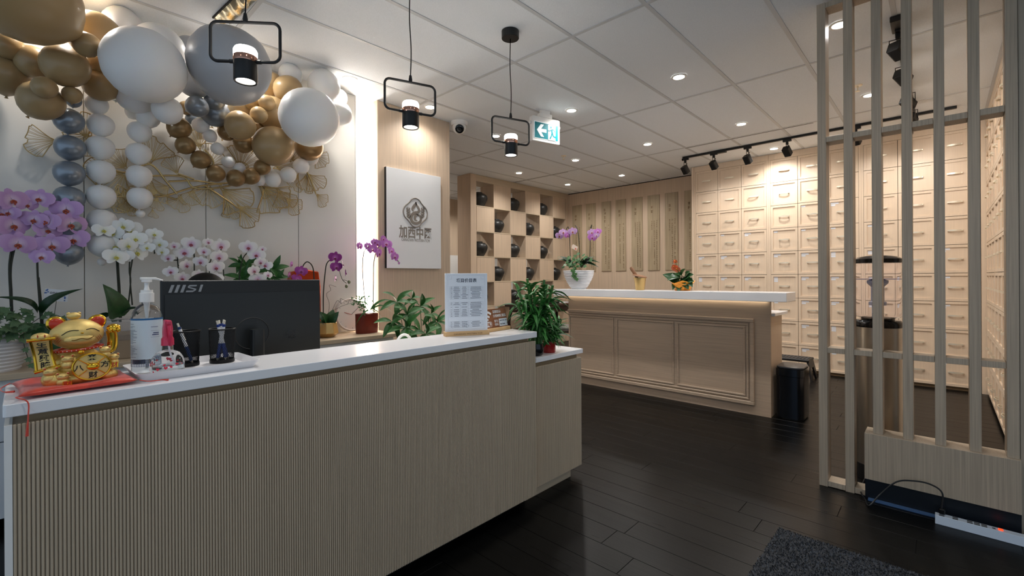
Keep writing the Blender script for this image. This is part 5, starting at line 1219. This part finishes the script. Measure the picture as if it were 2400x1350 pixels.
stem(o6, base, [onY(x, y, 3.24) for x, y in ((758, 745), (758, 690), (762, 640), (766, 618), (776, 608), (788, 606))], 0.004); stem(o6, base, [onY(x, y, 3.23) for x, y in ((790, 610), (797, 640), (803, 656), (812, 664))], 0.002); stem(o6, base, [onY(x, y, 3.23) for x, y in ((803, 656), (810, 657), (817, 659))], 0.002)
for px, py in ((818, 661), (812, 671)): b = MB(); b.ball(onY(px, py, 3.225) - base, (0.011, 0.011, 0.014), 10, 8); b.build('bud', M_bud, o6, smooth='all')
for q in range(4): a = q * 1.5 + 0.9; leaf(o6, L_round, Vector((0.01 * cos(a), 0.01 * sin(a), 0.10)), (cos(a) * 0.6, -0.4 + 0.4 * sin(a), 0.8), 0.11, (0, -1, 0.6))
for pts in ([(765, 760), (772, 715), (765, 690), (775, 680), (772, 668), (788, 672)], [(775, 735), (790, 705), (800, 712), (798, 700), (815, 708)], [(778, 730), (800, 718), (815, 712), (820, 703), (840, 705)]): stem(o6, base, [onY(x, y, 3.22) for x, y in pts], 0.0013)
# ---- clock leaning on the wall
P = onY(822, 740, 3.41); ck = thing('clock', 'pale round clock leaning against the wall behind the red planter', 'clock', (P.x, 3.415, CRZ))
Mk = Matrix.Translation((0, 0, 0.135)) @ Matrix.Rotation(radians(-8), 4, 'X') @ FRONT
b = MB(); b.M = Mk; b.lathe([(0.0001, 0), (0.128, 0), (0.130, 0.010), (0.122, 0.022), (0.116, 0.016), (0.0001, 0.016)], 48); b.build('case', mat('pale_clock_face', (222, 214, 206), 0.4), ck, smooth=True)
for q in range(12): b = MB(); b.M = Mk; a = q * pi / 6; b.tube([(0.100 * cos(a), 0.100 * sin(a), 0.0165), (0.110 * cos(a), 0.110 * sin(a), 0.0165)], 0.0012, 4); b.build('hour_mark', M_line, ck)
for an, L_ in ((2.8, 0.06), (0.7, 0.085)): b = MB(); b.M = Mk; b.tube([(0, 0, 0.018), (L_ * cos(an), L_ * sin(an), 0.018)], 0.0015, 5); b.build('hand', M_redp if L_ < 0.07 else M_black, ck)
# ---- orchid in red planter
base = Vector((onY(860, 770, 3.25).x, 3.25, CRZ)); o7 = thing('potted_orchid', 'bright pink orchid arching over a dark red oval planter', 'potted plant', base)
M_rpl = mat('dark_red_leather', (112, 36, 24), 0.35, var=(14, 0.25), bump=(60, 0.2))
MB().lathe([(0.0001, 0), (0.086, 0), (0.090, 0.006), (0.094, 0.150), (0.088, 0.150), (0.086, 0.135), (0.0001, 0.132)], 32, sy=0.55).build('oval_planter', M_rpl, o7, smooth=True)
MB().lathe([(0.0001, 0.143), (0.085, 0.140)], 20, sy=0.55, caps=False).build('soil', SOIL, o7)
for px, py, s in ((843, 577, 24), (862, 577, 24), (873, 585, 28), (888, 594, 30), (884, 572, 26), (905, 572, 32), (917, 588, 28), (925, 602, 28), (898, 560, 22), (878, 568, 22)): P = onY(px, py, 3.20); flower(o7, base, 'orchid', P, s * depth(P) / FPX * 1.0, R.uniform(-.2, .6))
for px, py, s in ((935, 617, 10), (930, 610, 8)): P = onY(px, py, 3.20); flower(o7, base, 'orchid', P, s * depth(P) / FPX * 1.0, 0.5)
stem(o7, base, [onY(x, y, 3.24) for x, y in ((858, 725), (852, 670), (850, 620), (854, 588), (866, 576))], 0.003); stem(o7, base, [onY(x, y, 3.24) for x, y in ((874, 725), (875, 670), (877, 610), (890, 575), (910, 570), (925, 595), (934, 615))], 0.003)
for q in range(70):
    px, py = 850 + R.gauss(0, 13), 712 + R.gauss(0, 10)
    leaf(o7, L_small, onY(px, py, 3.22 + R.uniform(-.04, .04)) - base, (R.uniform(-1, 1), R.uniform(-1, .3), R.uniform(-.3, .8)), R.uniform(0.016, 0.028), (0, -1, 0.5))
for tx, ty, sz in ((814, 692, 0.20), (925, 702, 0.28), (940, 718, 0.22), (812, 770, 0.16), (895, 738, 0.12)): lpx(o7, base, L_long, 866, 728, 3.22, tx, ty, sz, (0.1, -0.6, 1))
# ---- money tree on the floor beside the column
base = Vector((2.10, 2.86, 0)); pachira('floor standing money tree with drooping palm-shaped leaves beside the column', base,
    [(930, 708, 2.80, 0.15, 2.4, (0, -.6, 1)), (955, 738, 2.75, 0.16, 0.5, (0, -.6, 1)), (985, 718, 2.86, 0.16, -1.2, (0, -.6, 1)), (952, 768, 2.70, 0.17, 1.2, (0, -.6, 1)), (998, 782, 2.66, 0.16, 2.0, (0, -.6, 1)), (1025, 755, 2.80, 0.17, -0.4, (0, -.6, 1)), (920, 755, 2.78, 0.14, 2.9, (0, -.6, 1)), (1010, 735, 2.90, 0.13, 0.9, (0, -.6, 1)), (965, 700, 2.92, 0.10, 1.7, (0, -.6, 1))],
    (mat('grey_planter', (150, 146, 140), 0.5), 0.12, 0.15, 0.30))
# ---- watering can
P = onY(950, 812, 2.12); wc = thing('watering_can', 'white plastic watering can with loop handle behind the counter', 'watering can', (1.42, 2.10, 0.7155))
wc.location.x = onY(947, 800, 2.10).x
M_wpl = mat('white_polypropylene', (236, 236, 232), 0.35)
MB().lathe([(0.0001, 0), (0.050, 0), (0.055, 0.01), (0.048, 0.055), (0.025, 0.062), (0.0001, 0.062)], 24).build('tank', M_wpl, wc, smooth=True)
hp = [(0.048 * cos(a), 0, 0.042 + 0.062 * sin(a)) for a in [pi * i / 14 for i in range(15)]]
MB().tube(hp, 0.0075, 10).build('loop_handle', M_wpl, wc, smooth=True)
MB().tube([(0.045, 0.02, 0.02), (0.09, 0.03, 0.035), (0.115, 0.035, 0.045)], [0.010, 0.007, 0.006], 10).build('spout', M_wpl, wc, smooth=True)

# ================================================================ BAMBOO ON THE LOW COUNTER
def bamboo(label, base, potf, ncane, rad, h0, h1, spread, nleaf, ls, seed):
    rr = random.Random(seed); o = thing('lucky_bamboo', label, 'potted plant', base); potf(o)
    tops = []
    for i in range(ncane):
        a = 2.4 * i; r_ = rad * sqrt((i + 0.5) / ncane); h = rr.uniform(h0, h1)
        lean = Vector((cos(a), sin(a), 0)) * rr.uniform(0.02, spread)
        P = [Vector((r_ * cos(a), r_ * sin(a), 0.045)), Vector((r_ * cos(a), r_ * sin(a), h * 0.45)) + lean * 0.3, Vector((r_ * cos(a), r_ * sin(a), h)) + lean]
        Q = bez(P, 5); MB().tube(Q, [0.0065 if k % 3 else 0.0075 for k in range(len(Q))], 7).build('cane', G6, o, smooth=True); tops.append(Q)
    for q in range(nleaf):
        Q = tops[q % ncane]; t = rr.uniform(0.30, 1.0) ** 0.8; P = Q[int(t * (len(Q) - 1))]
        a = rr.uniform(0, 2 * pi); d = Vector((cos(a), sin(a), rr.uniform(-0.35, 0.75) + 0.5 * (t > 0.93)))
        leaf(o, L_bam, P, d, ls * rr.uniform(0.7, 1.25))
    return o
def pot_black(o):
    MB().lathe([(0.0001, 0), (0.030, 0), (0.038, 0.012), (0.040, 0.040), (0.036, 0.062), (0.033, 0.062), (0.034, 0.050), (0.0001, 0.050)], 32).build('black_pot', M_blackg, o, smooth=True)
    MB().lathe([(0.0001, 0.056), (0.034, 0.053)], 20, caps=False).build('pebbles', mat('grey_pebbles', (168, 160, 146), 0.8, var=(120, 0.4), bump=(150, 0.9)), o)
def pot_red(o):
    MB().lathe([(0.0001, 0), (0.034, 0), (0.036, 0.004), (0.038, 0.064), (0.035, 0.064), (0.034, 0.05), (0.0001, 0.05)], 32).build('red_pot', mat('red_glaze', (158, 28, 26), 0.22), o, smooth=True)
    MB().tube([(0.031 * cos(2 * pi * i / 24), 0.031 * sin(2 * pi * i / 24), 0.092) for i in range(24)], 0.003, 6, closed=True).build('green_band', mat('teal_tie', (20, 120, 84), 0.35), o)
bamboo('tall bushy lucky bamboo in a glossy black pot at the counter end', Vector((1.832, 1.548, 0.7155)), pot_black, 13, 0.026, 0.24, 0.41, 0.10, 230, 0.118, 5)
bamboo('shorter lucky bamboo tied with a green band in a red pot', Vector((1.952, 1.560, 0.7155)), pot_red, 14, 0.030, 0.13, 0.24, 0.075, 140, 0.09, 8)
pp = thing('paper_stack', 'few loose white papers lying behind the red pot', 'papers', (2.02, 1.66, 0.7155), 0.3)
for q in range(3): MB().box(-0.05, 0.05, -0.04, 0.04, 0.0015 * q, 0.0015 * q + 0.001).build('sheet', M_paper, pp).rotation_euler = (0, 0, 0.15 * q)

# ================================================================ ON THE DISPENSARY LEDGE
LT = 0.9985
base = Vector((3.975, 2.775, LT)); o8 = thing('potted_orchid', 'pink orchids and ivy in a white ribbed bowl on the dispensary ledge', 'potted plant', base)
pot_round(o8, M_wpot, 0.075, 0.155, 0.195, ribs=12, sx=0.80, sy=1.12, nm='ribbed_bowl')
FX = 3.97
for px, py, s in ((1311, 553, 22), (1320, 545, 22), (1330, 552, 18), (1342, 543, 24), (1387, 545, 22), (1388, 557, 24), (1401, 543, 20), (1398, 552, 16)):
    P = onX(px, py, FX - R.uniform(0, 0.04)); flower(o8, base, 'orchid' if R.random() < .3 else 'lilac', P, s * depth(P) / FPX, -0.8 + R.uniform(-.3, .3))
for pts in ([(1337, 625), (1336, 590), (1335, 555), (1332, 532), (1326, 540)], [(1359, 615), (1358, 580), (1354, 540), (1348, 528)], [(1382, 615), (1383, 580), (1384, 545), (1387, 527), (1384, 535)]): stem(o8, base, [onX(x, y, FX) for x, y in pts], 0.004)
for q in range(60):
    px, py = 1350 + R.gauss(0, 15), 612 + R.gauss(0, 9)
    leaf(o8, L_ivyg, onX(px, py, FX - R.uniform(0, 0.10)) - base, (-0.6, R.uniform(-.8, .8), R.uniform(-.8, .3)), R.uniform(0.035, 0.055), (-1, 0, 0.5))
for q in range(8): leaf(o8, L_ivyg, onX(1347 + R.uniform(-8, 8), 630 + q * 3, FX - 0.135) - base, (-0.3, R.uniform(-.4, .4), -0.8), 0.045, (-1, 0, 0.3))
for tx, ty, sz in ((1318, 600, 0.20), (1322, 612, 0.2), (1385, 598, 0.22), (1398, 605, 0.24), (1400, 615, 0.22), (1392, 595, 0.2), (1370, 596, 0.16)):
    P = onX(1352 + (12 if tx > 1350 else -10), 628, FX); Q = onX(tx, ty, FX - 0.05); leaf(o8, L_strap, P - base, Q - P, sz, (-0.6, 0, 1))
P = onX(1347, 580, FX - 0.03); tg = thing('plant_tag', 'small cream tag with red flower tied to the pink orchid stem', 'tag', P)
Mg = FACEX @ Matrix.Rotation(radians(-28), 4, 'Z'); b = MB(); b.M = Mg; b.prism(rrect(-0.036, 0.036, -0.022, 0.022, 0.006, 3), -0.0006, 0.0006, 'xy'); b.build('tag_card', mat('cream_card', (232, 212, 196), 0.6), tg)
b = MB(); b.M = Mg; b.ball((0.018, -0.008, 0.0008), (0.012, 0.010, 0.0006), 10, 4); b.build('flower_print', mat('coral_print', (212, 120, 100), 0.6), tg); b = MB(); b.M = Mg; b.tube([(-0.032, 0, 0), (-0.045, 0.004, 0)], 0.001, 4); b.build('tie_string', M_paper, tg)

P = onX(1500, 680, 3.98); mt_ = thing('mortar', 'brass mortar with wooden pestle and lid on the dispensary ledge', 'mortar', (3.98, P.y, LT))
MB().lathe([(0.0001, 0), (0.040, 0), (0.042, 0.006), (0.055, 0.105), (0.060, 0.112), (0.060, 0.118), (0.050, 0.116), (0.046, 0.09), (0.0001, 0.02)], 28).build('cup', mat('aged_brass', (190, 160, 104), 0.38, metal=0.8), mt_, smooth=True)
Ml = Matrix.Translation((0, 0.005, 0.128)) @ Matrix.Rotation(radians(14), 4, 'X'); M_wd = mat('walnut_turned', (132, 92, 62), 0.5, var=(5, 0.15))
b = MB(); b.M = Ml; b.lathe([(0.0001, 0), (0.066, 0), (0.070, 0.004), (0.066, 0.010), (0.0001, 0.012)], 24); b.build('lid', M_wd, mt_, smooth=True)
b = MB(); b.tube([(0, 0.006, 0.03), (-0.005, 0.035, 0.135), (-0.01, 0.075, 0.195), (-0.012, 0.088, 0.215)], [0.012, 0.014, 0.018, 0.013], 12); b.build('pestle', M_wd, mt_, smooth=True)

base = Vector((4.03, onX(1600, 680, 4.03).y, LT)); an_ = thing('anthurium', 'anthurium with glossy leaves and orange flowers in orange foil', 'potted plant', base)
M_of = mat('orange_foil', (236, 152, 44), 0.35, metal=0.2)
m = MB(); m.lathe([(0.0001, 0), (0.065, 0), (0.085, 0.05), (0.105, 0.075), (0.098, 0.078), (0.07, 0.05), (0.0001, 0.045)], 16); me_ = m.build('foil_wrap', M_of, an_)
for i, v in enumerate(me_.data.vertices):
    if v.co.z > 0.04: v.co.z += 0.012 * sin(4 * atan2(v.co.y, v.co.x))
FX = 4.0
for px, py, tx, ty, s in ((1590, 660, 1560, 642, 0.15), (1592, 650, 1575, 650, 0.13), (1600, 650, 1598, 632, 0.12), (1605, 655, 1618, 640, 0.13), (1605, 660, 1622, 655, 0.12), (1598, 662, 1590, 676, 0.12), (1590, 662, 1578, 672, 0.11), (1602, 655, 1610, 672, 0.13), (1600, 648, 1586, 640, 0.10), (1608, 650, 1612, 632, 0.10), (1596, 656, 1602, 660, 0.12), (1612, 656, 1620, 668, 0.11)):
    P = onX(px, py, FX + 0.02); Q = onX(tx, ty, FX - 0.06); leaf(an_, L_round, P - base, Q - P, s, (-1, 0, 0.7))
for px, py, s in ((1582, 628, 0.05), (1588, 632, 0.045), (1583, 613, 0.03)):
    P = onX(px, py, FX - 0.03); stem(an_, base, [base + Vector((0, 0, 0.05)), (P + base) / 2 + Vector((0, 0, .03)), P], 0.0025, mm=G6)
    b = MB(); b.M = frame((-0.5, 0.3, 0.8), (-1, 0, 0.4), P - base); b.sheet(lambda u, v: (s * (u - 0.4) * 1.3, (2 * v - 1) * s * 0.6 * sin(pi * (0.1 + 0.9 * u)) ** 0.7, 0.006 * abs(2 * v - 1)), 6, 4); fl_ = b.build('spathe', mat('coral_spathe', (244, 132, 92), 0.4), an_, smooth='all')
    b = MB(); b.M = frame((-0.5, 0.3, 0.8), (-1, 0, 0.4), P - base); b.tube([(0, 0, 0.003), (s * 0.5, 0, 0.012)], 0.0035, 6); b.build('spadix', M_of, fl_)
sb = thing('small_box', 'small slate blue box with brown top on the lower dispensary worktop', 'box', (4.16, 1.10, 0.8255))  # grey-blue container with a brown cap
MB().box(-0.05, 0.05, -0.06, 0.06, 0, 0.055).build('box_body', mat('slate_blue', (96, 106, 124), 0.5), sb, bevel=0.004); MB().box(-0.045, 0.045, -0.055, 0.055, 0.055, 0.075).build('box_lid', mat('terracotta_card', (176, 120, 84), 0.6), sb, bevel=0.004)

# ================================================================ TEA TABLE AND CHAIR BEHIND
M_dk = mat('dark_rosewood', (44, 24, 18), 0.3, var=(4, 0.25), stretch=(1, 20, 20))
P = onZ(1292, 702, 0.74)
tt = thing('tea_table', 'dark rosewood tea table before the checkered divider', 'table', (5.42, 4.36, 0))
MB().box(-0.62, 0.62, -0.30, 0.30, 0.70, 0.735).build('table_top', M_dk, tt, bevel=0.006); MB().box(-0.56, 0.56, -0.26, 0.26, 0.62, 0.70).build('apron', M_dk, tt, bevel=0.004)
for sx in (-1, 1):
    for sy in (-1, 1): MB().tube(bez([(sx * 0.54, sy * 0.24, 0.64), (sx * 0.57, sy * 0.26, 0.45), (sx * 0.52, sy * 0.23, 0.2), (sx * 0.56, sy * 0.25, 0.0)], 5), 0.024, 10).build('leg', M_dk, tt, smooth=True)
tp = thing('tea_tray', 'dark tea tray with cups on the rosewood table', 'tray', (5.30, 4.33, 0.736)); MB().box(-0.22, 0.22, -0.13, 0.13, 0, 0.03).build('tray_body', M_black, tp, bevel=0.004)
for q in range(4): MB().lathe([(0.0001, 0.03), (0.016, 0.03), (0.028, 0.06), (0.026, 0.06), (0.0001, 0.036)], 16, c=(-0.12 + q * 0.08, -0.02, 0)).build('cup', M_white, tp, smooth=True)
tag(MB().box(5.62, 5.86, 4.22, 4.40, 0.7355, 0.739).build('magazine', M_paper, None), 'white magazine lying on the rosewood tea table', 'magazine')
ch = thing('chair', 'dark rosewood chair with grey cushioned seat by the tea table', 'chair', (4.98, 3.72, 0), radians(200))
MB().box(-0.22, 0.22, -0.21, 0.21, 0.40, 0.44).build('seat_frame', M_dk, ch, bevel=0.006); MB().box(-0.20, 0.20, -0.19, 0.19, 0.44, 0.475).build('seat_cushion', mat('grey_leather', (120, 116, 112), 0.4), ch, bevel=0.012, seg=2)
for sx in (-1, 1):
    for sy in (-1, 1): MB().tube(bez([(sx * 0.20, sy * 0.19, 0.42), (sx * 0.215, sy * 0.205, 0.28), (sx * 0.19, sy * 0.18, 0.12), (sx * 0.21, sy * 0.20, 0.0)], 5), 0.018, 8).build('leg', M_dk, ch, smooth=True)
for sx in (-1, 1): MB().tube(bez([(sx * 0.20, 0.19, 0.42), (sx * 0.20, 0.22, 0.55), (sx * 0.19, 0.21, 0.68)], 5), 0.016, 8).build('back_post', M_dk, ch, smooth=True)
MB().box(-0.205, 0.205, 0.195, 0.225, 0.64, 0.69).build('top_rail', M_dk, ch, bevel=0.008); MB().box(-0.06, 0.06, 0.20, 0.215, 0.44, 0.64).build('back_splat', M_dk, ch, bevel=0.003)

# ================================================================ BY THE SCREEN AND ON THE FLOOR
wd = thing('water_dispenser', 'stainless steel water dispenser with clear filter tank behind the screen', 'water dispenser', (3.245, 0.262, 0))
RD = 0.107
MB().lathe([(0.0001, 0), (RD, 0), (RD + 0.002, 0.01), (RD + 0.002, 0.085), (0.0001, 0.085)], 40).build('base', M_black, wd, smooth=True)
MB().lathe([(0.0001, 0.085), (RD, 0.085), (RD, 0.838), (0.0001, 0.838)], 48).build('steel_body', M_steel, wd, smooth=True)
MB().lathe([(0.0001, 0.838), (RD + 0.002, 0.838), (RD + 0.003, 0.842), (RD + 0.003, 0.862), (RD - 0.008, 0.876), (0.075, 0.878), (0.075, 0.890), (0.0001, 0.890)], 48).build('black_collar', M_blackg, wd, smooth=True)
M_tank = mat('lilac_tinted_tank', (252, 250, 252), 0.03, trans=1.0, ior=1.06)
MB().lathe([(0.070, 0.885), (0.098, 0.892), (RD, 0.905), (RD, 1.190), (RD - 0.004, 1.190), (RD - 0.004, 0.908), (0.096, 0.896), (0.070, 0.889), (0.070, 0.885)], 48, caps=False).build('tank', M_tank, wd, smooth=True)
MB().lathe([(0.0001, 1.100), (RD - 0.004, 1.100), (RD - 0.004, 1.104), (0.0001, 1.104)], 40).build('tank_divider', mat('blue_tinted_disc', (150, 156, 200), 0.1, trans=0.8, ior=1.1), wd)
MB().lathe([(0.0001, 0.89), (0.026, 0.89), (0.026, 0.955), (0.040, 0.958), (0.040, 0.975), (0.030, 0.980), (0.030, 1.060), (0.048, 1.080), (0.048, 1.094), (0.020, 1.104), (0.006, 1.125), (0.0001, 1.126)], 28).build('filter_cartridge', mat('white_blue_filter', (206, 210, 226), 0.35), wd, smooth=True)
MB().lathe([(0.0001, 1.190), (RD + 0.003, 1.190), (RD + 0.003, 1.212), (0.085, 1.226), (0.04, 1.233), (0.0001, 1.235)], 48).build('lid', M_blackg, wd, smooth=True)
b = MB(); b.M = Matrix.Rotation(radians(5), 4, 'Z'); b.box(RD - 0.002, RD + 0.03, -0.05, 0.05, 0.60, 0.70); tp_ = b.build('tap_panel', M_black, wd, bevel=0.005)

tc_ = thing('trash_can', 'glossy black rounded trash can with soft-close lid beside the counter', 'trash can', (4.205, 0.876, 0), 0)
M_tc = mat('mirror_black_steel', (62, 66, 74), 0.14, metal=0.9)
MB().prism(rrect(-0.128, 0.128, -0.096, 0.096, 0.05, 6), 0.012, 0.335, 'xy').build('bin_body', M_tc, tc_, smooth=True)
MB().prism(rrect(-0.116, 0.116, -0.088, 0.088, 0.05, 6), 0.0, 0.012, 'xy').build('foot_ring', M_black, tc_, smooth=True)
MB().prism(rrect(-0.131, 0.131, -0.099, 0.099, 0.05, 6), 0.338, 0.395, 'xy').build('lid_collar', M_tc, tc_, smooth=True)
MB().prism(rrect(-0.126, 0.126, -0.094, 0.094, 0.05, 6), 0.395, 0.412, 'xy').build('lid', mat('black_lid', (64, 66, 70), 0.3), tc_, smooth=True, bevel=0.008, seg=2)
st_ = thing('step_stool', 'black folding step stool at the foot of the drawer wall', 'step stool', (5.86, 1.21, 0), 0)
MB().box(-0.13, 0.13, -0.17, 0.17, 0.195, 0.222).build('step_plate', M_black, st_, bevel=0.006)
m = MB()
for q in range(-4, 5): m.box(-0.11, 0.11, q * 0.034 - 0.010, q * 0.034 + 0.010, 0.222, 0.2245)
m.build('grip_treads', mat('grey_rubber', (60, 60, 62), 0.7), st_)
for sy in (-1, 1):
    b = MB(); b.add([(-0.12, sy * 0.165, 0.20), (0.12, sy * 0.165, 0.20), (0.15, sy * 0.205, 0.0), (0.08, sy * 0.205, 0.0), (0.05, sy * 0.18, 0.13), (-0.05, sy * 0.18, 0.13), (-0.08, sy * 0.205, 0.0), (-0.15, sy * 0.205, 0.0)] + [(x, sy * (y - 0.02), z) for x, y, z in ((-0.12, 0.165, 0.20), (0.12, 0.165, 0.20), (0.15, 0.205, 0.0), (0.08, 0.205, 0.0), (0.05, 0.18, 0.13), (-0.05, 0.18, 0.13), (-0.08, 0.205, 0.0), (-0.15, 0.205, 0.0))],
        [tuple(range(8)), tuple(range(15, 7, -1))] + [((i + 1) % 8, i, i + 8, (i + 1) % 8 + 8) for i in range(8)]); b.build('leg_panel', M_black, st_)

pb = thing('power_strip', 'white metal power strip with dark sockets and red switch by the screen', 'power strip', (2.838, 0.028, 0))
M_ps = mat('white_metal', (190, 200, 212), 0.35)
MB().prism([(-0.026, 0), (0.026, 0), (0.020, 0.036), (-0.016, 0.036)], -0.42, 0.0).build('housing', M_ps, pb, bevel=0.0015)
for (y_, n_) in ((-0.022, 1), (-0.066, 1), (-0.112, 1), (-0.134, 1), (-0.156, 1)):
    for x_ in (-0.007, 0.009):
        if y_ == -0.022 and x_ > 0: continue
        MB().box(x_ - 0.0048, x_ + 0.0048, y_ - 0.009, y_ + 0.009, 0.0355, 0.0368).build('socket', M_gap, pb)
MB().box(-0.006, 0.007, -0.212, -0.198, 0.036, 0.040).build('switch', mat('lit_red_switch', (200, 40, 20), 0.3, emit=(255, 60, 20), es=1.2), pb)
for q in range(3): MB().box(-0.006 + q * 0.005, -0.003 + q * 0.005, -0.190, -0.180, 0.036, 0.0364).build('printed_mark', M_gap, pb)
pc = thing('appliance_cord', 'black electric cord looping from the dispenser to the power strip', 'cord', (2.86, 0.0, 0))  # power cord of the water dispenser
b0 = Vector((2.86, 0, 0))
pts = [Vector((3.13, 0.31, 0.02)), Vector((3.0, 0.315, 0.006)), Vector((2.885, 0.300, 0.02)), Vector((2.872, 0.285, 0.006)), onX(2037, 1188, 2.80) * 1.0, onX(2062, 1160, 2.84), onX(2100, 1130, 2.855), onX(2140, 1127, 2.86), onX(2180, 1135, 2.86), onX(2208, 1155, 2.855), Vector((2.850, 0.006, 0.062))]
pts[4].z = max(pts[4].z, 0.006)
MB().tube(bez([p - b0 for p in pts], 10), 0.0036, 8).build('cable', M_black, pc, smooth=True)
MB().box(-0.022, 0.002, -0.006, 0.016, 0.037, 0.062).build('plug', M_blackg, pc, bevel=0.004)

em = thing('entrance_mat', 'charcoal looped entrance mat at the bottom of the picture', 'mat', (1.62, -0.13, 0), 0)
M_mat = mat('charcoal_pile', (52, 54, 58), 0.95, var=(90, 0.6))
MB().box(-0.66, 0.66, -0.66, 0.66, 0.0005, 0.008).build('backing', M_mat, em)
rr = random.Random(3); vs = []; fs = []
for q in range(26000):
    x, y = rr.uniform(-0.3, 0.662), rr.uniform(-0.1, 0.662); a = rr.uniform(0, 6.3); r_ = 0.0028; lx, ly = rr.uniform(-.003, .003), rr.uniform(-.003, .003); k = len(vs)
    vs += [(x + r_ * cos(a), y + r_ * sin(a), 0.007), (x - r_ * cos(a), y - r_ * sin(a), 0.007), (x + lx, y + ly, 0.0135 + rr.uniform(-.002, .002))]; fs.append((k, k + 1, k + 2))
mm1, mm2 = mat('pile_dark', (40, 42, 46), 0.95), mat('pile_light', (104, 108, 116), 0.95)
me_ = bpy.data.meshes.new('pile'); me_.from_pydata(vs, [], fs); me_.materials.append(mm1); me_.materials.append(mm2)
me_.polygons.foreach_set('material_index', [1 if rr.random() < 0.35 else 0 for _ in fs]); tag(link('pile', me_, em), kind='stuff')

# ================================================================ PERSON BEHIND THE MONITOR (only the crown of the head shows)
P = onY(478, 641, 2.50)
pe = thing('person', 'person with black hair and dark top bending behind the monitor', 'person', (P.x, 2.50, 0))
M_skin = mat('skin', (206, 164, 138), 0.5, sss=0.1); M_top = mat('dark_knit', (40, 42, 48), 0.8); M_hair = mat('black_hair', (12, 11, 11), 0.6, spec=0.2)
hz_ = P.z
J = [(0, 0.14, 0.44), (0, 0.10, 0.58), (0, 0.05, 0.74), (0, 0.02, hz_ - 0.275), (0, 0.0, hz_ - 0.22), (0, -0.01, hz_ - 0.155)]
Rd = [(0.15, 0.12), (0.13, 0.10), (0.145, 0.105), (0.12, 0.08), (0.05, 0.05), (0.05, 0.05)]
E_ = [(0, 1), (1, 2), (2, 3), (3, 4), (4, 5)]
for s in (-1, 1):
    k = len(J); J += [(s * 0.155, 0.02, hz_ - 0.30), (s * 0.205, -0.02, hz_ - 0.47 if hz_ > 1 else 0.6), (s * 0.15, -0.19, 0.735), (s * 0.13, -0.26, 0.735)]; Rd += [(0.055, 0.055), (0.042, 0.042), (0.028, 0.028), (0.030, 0.018)]; E_ += [(3, k), (k, k + 1), (k + 1, k + 2), (k + 2, k + 3)]
    k = len(J); J += [(s * 0.10, 0.10, 0.45), (s * 0.12, -0.28, 0.46), (s * 0.12, -0.26, 0.08), (s * 0.12, -0.34, 0.04)]; Rd += [(0.085, 0.085), (0.060, 0.060), (0.040, 0.040), (0.038, 0.030)]; E_ += [(0, k), (k, k + 1), (k + 1, k + 2), (k + 2, k + 3)]
me_ = bpy.data.meshes.new('body'); me_.from_pydata(J, E_, []); ob = bpy.data.objects.new('body_skeleton', me_); COL.objects.link(ob)
ob.modifiers.new('skin', 'SKIN'); ob.modifiers.new('sub', 'SUBSURF').levels = 2
for i, v in enumerate(me_.skin_vertices[0].data): v.radius = Rd[i]; v.use_root = (i == 0)
bpy.context.view_layer.update()
bme = bpy.data.meshes.new_from_object(ob.evaluated_get(bpy.context.evaluated_depsgraph_get())); bme.name = 'clothed_body'
bpy.data.objects.remove(ob); bme.materials.clear(); bme.materials.append(M_top); bme.polygons.foreach_set('use_smooth', [True] * len(bme.polygons))
link('clothed_body', bme, pe)
hc = Vector((0, -0.025, hz_ - 0.112))
b = MB(); b.ball(hc, (0.072, 0.088, 0.105), 24, 18); b.ball(hc + Vector((0, -0.088, -0.012)), (0.011, 0.012, 0.018), 10, 8)
for s in (-1, 1): b.ball(hc + Vector((s * 0.073, 0.004, -0.008)), (0.010, 0.018, 0.028), 10, 8)
b.build('head', M_skin, pe, smooth='all')
b = MB(); b.ball(hc + Vector((0, -0.002, 0.034)), (0.080, 0.100, 0.082), 24, 18); b.build('hair', M_hair, pe, smooth='all')
for s in (-1, 1):
    b = MB(); b.ball(hc + Vector((s * 0.028, -0.078, 0.004)), (0.012, 0.008, 0.006), 10, 6); b.build('eye', M_ink2, pe)
    b = MB(); b.ball((s * 0.128, -0.295, 0.738), (0.036, 0.046, 0.014), 12, 8)
    for q in range(4): b.tube([(s * 0.128 + (q - 1.5) * 0.018, -0.325, 0.738), (s * 0.128 + (q - 1.5) * 0.019, -0.365 - (0.008 if q in (1, 2) else 0), 0.732)], [0.0085, 0.007], 8)
    b.tube([(s * 0.128 - s * 0.030, -0.285, 0.738), (s * 0.128 - s * 0.055, -0.320, 0.733)], [0.010, 0.008], 8); b.build('hand', M_skin, pe, smooth='all')
b = MB(); b.tube([hc + Vector((-0.02, -0.083, -0.048)), hc + Vector((0, -0.086, -0.050)), hc + Vector((0.02, -0.083, -0.048))], 0.004, 6); b.build('mouth', mat('lips', (168, 96, 88), 0.5), pe)
oc = thing('office_stool', 'dark round stool under the person behind the monitor', 'stool', (P.x, 2.62, 0))
MB().lathe([(0.0001, 0.33), (0.17, 0.33), (0.18, 0.345), (0.17, 0.36), (0.0001, 0.365)], 28).build('seat', M_black, oc, smooth=True); MB().tube([(0, 0, 0.05), (0, 0, 0.33)], 0.025, 12).build('column', M_chrome, oc, smooth=True)
for q in range(5): a = q * 2 * pi / 5; MB().tube([(0, 0, 0.06), (0.2 * cos(a), 0.2 * sin(a), 0.025)], [0.02, 0.012], 8).build('foot', M_black, oc, smooth=True)
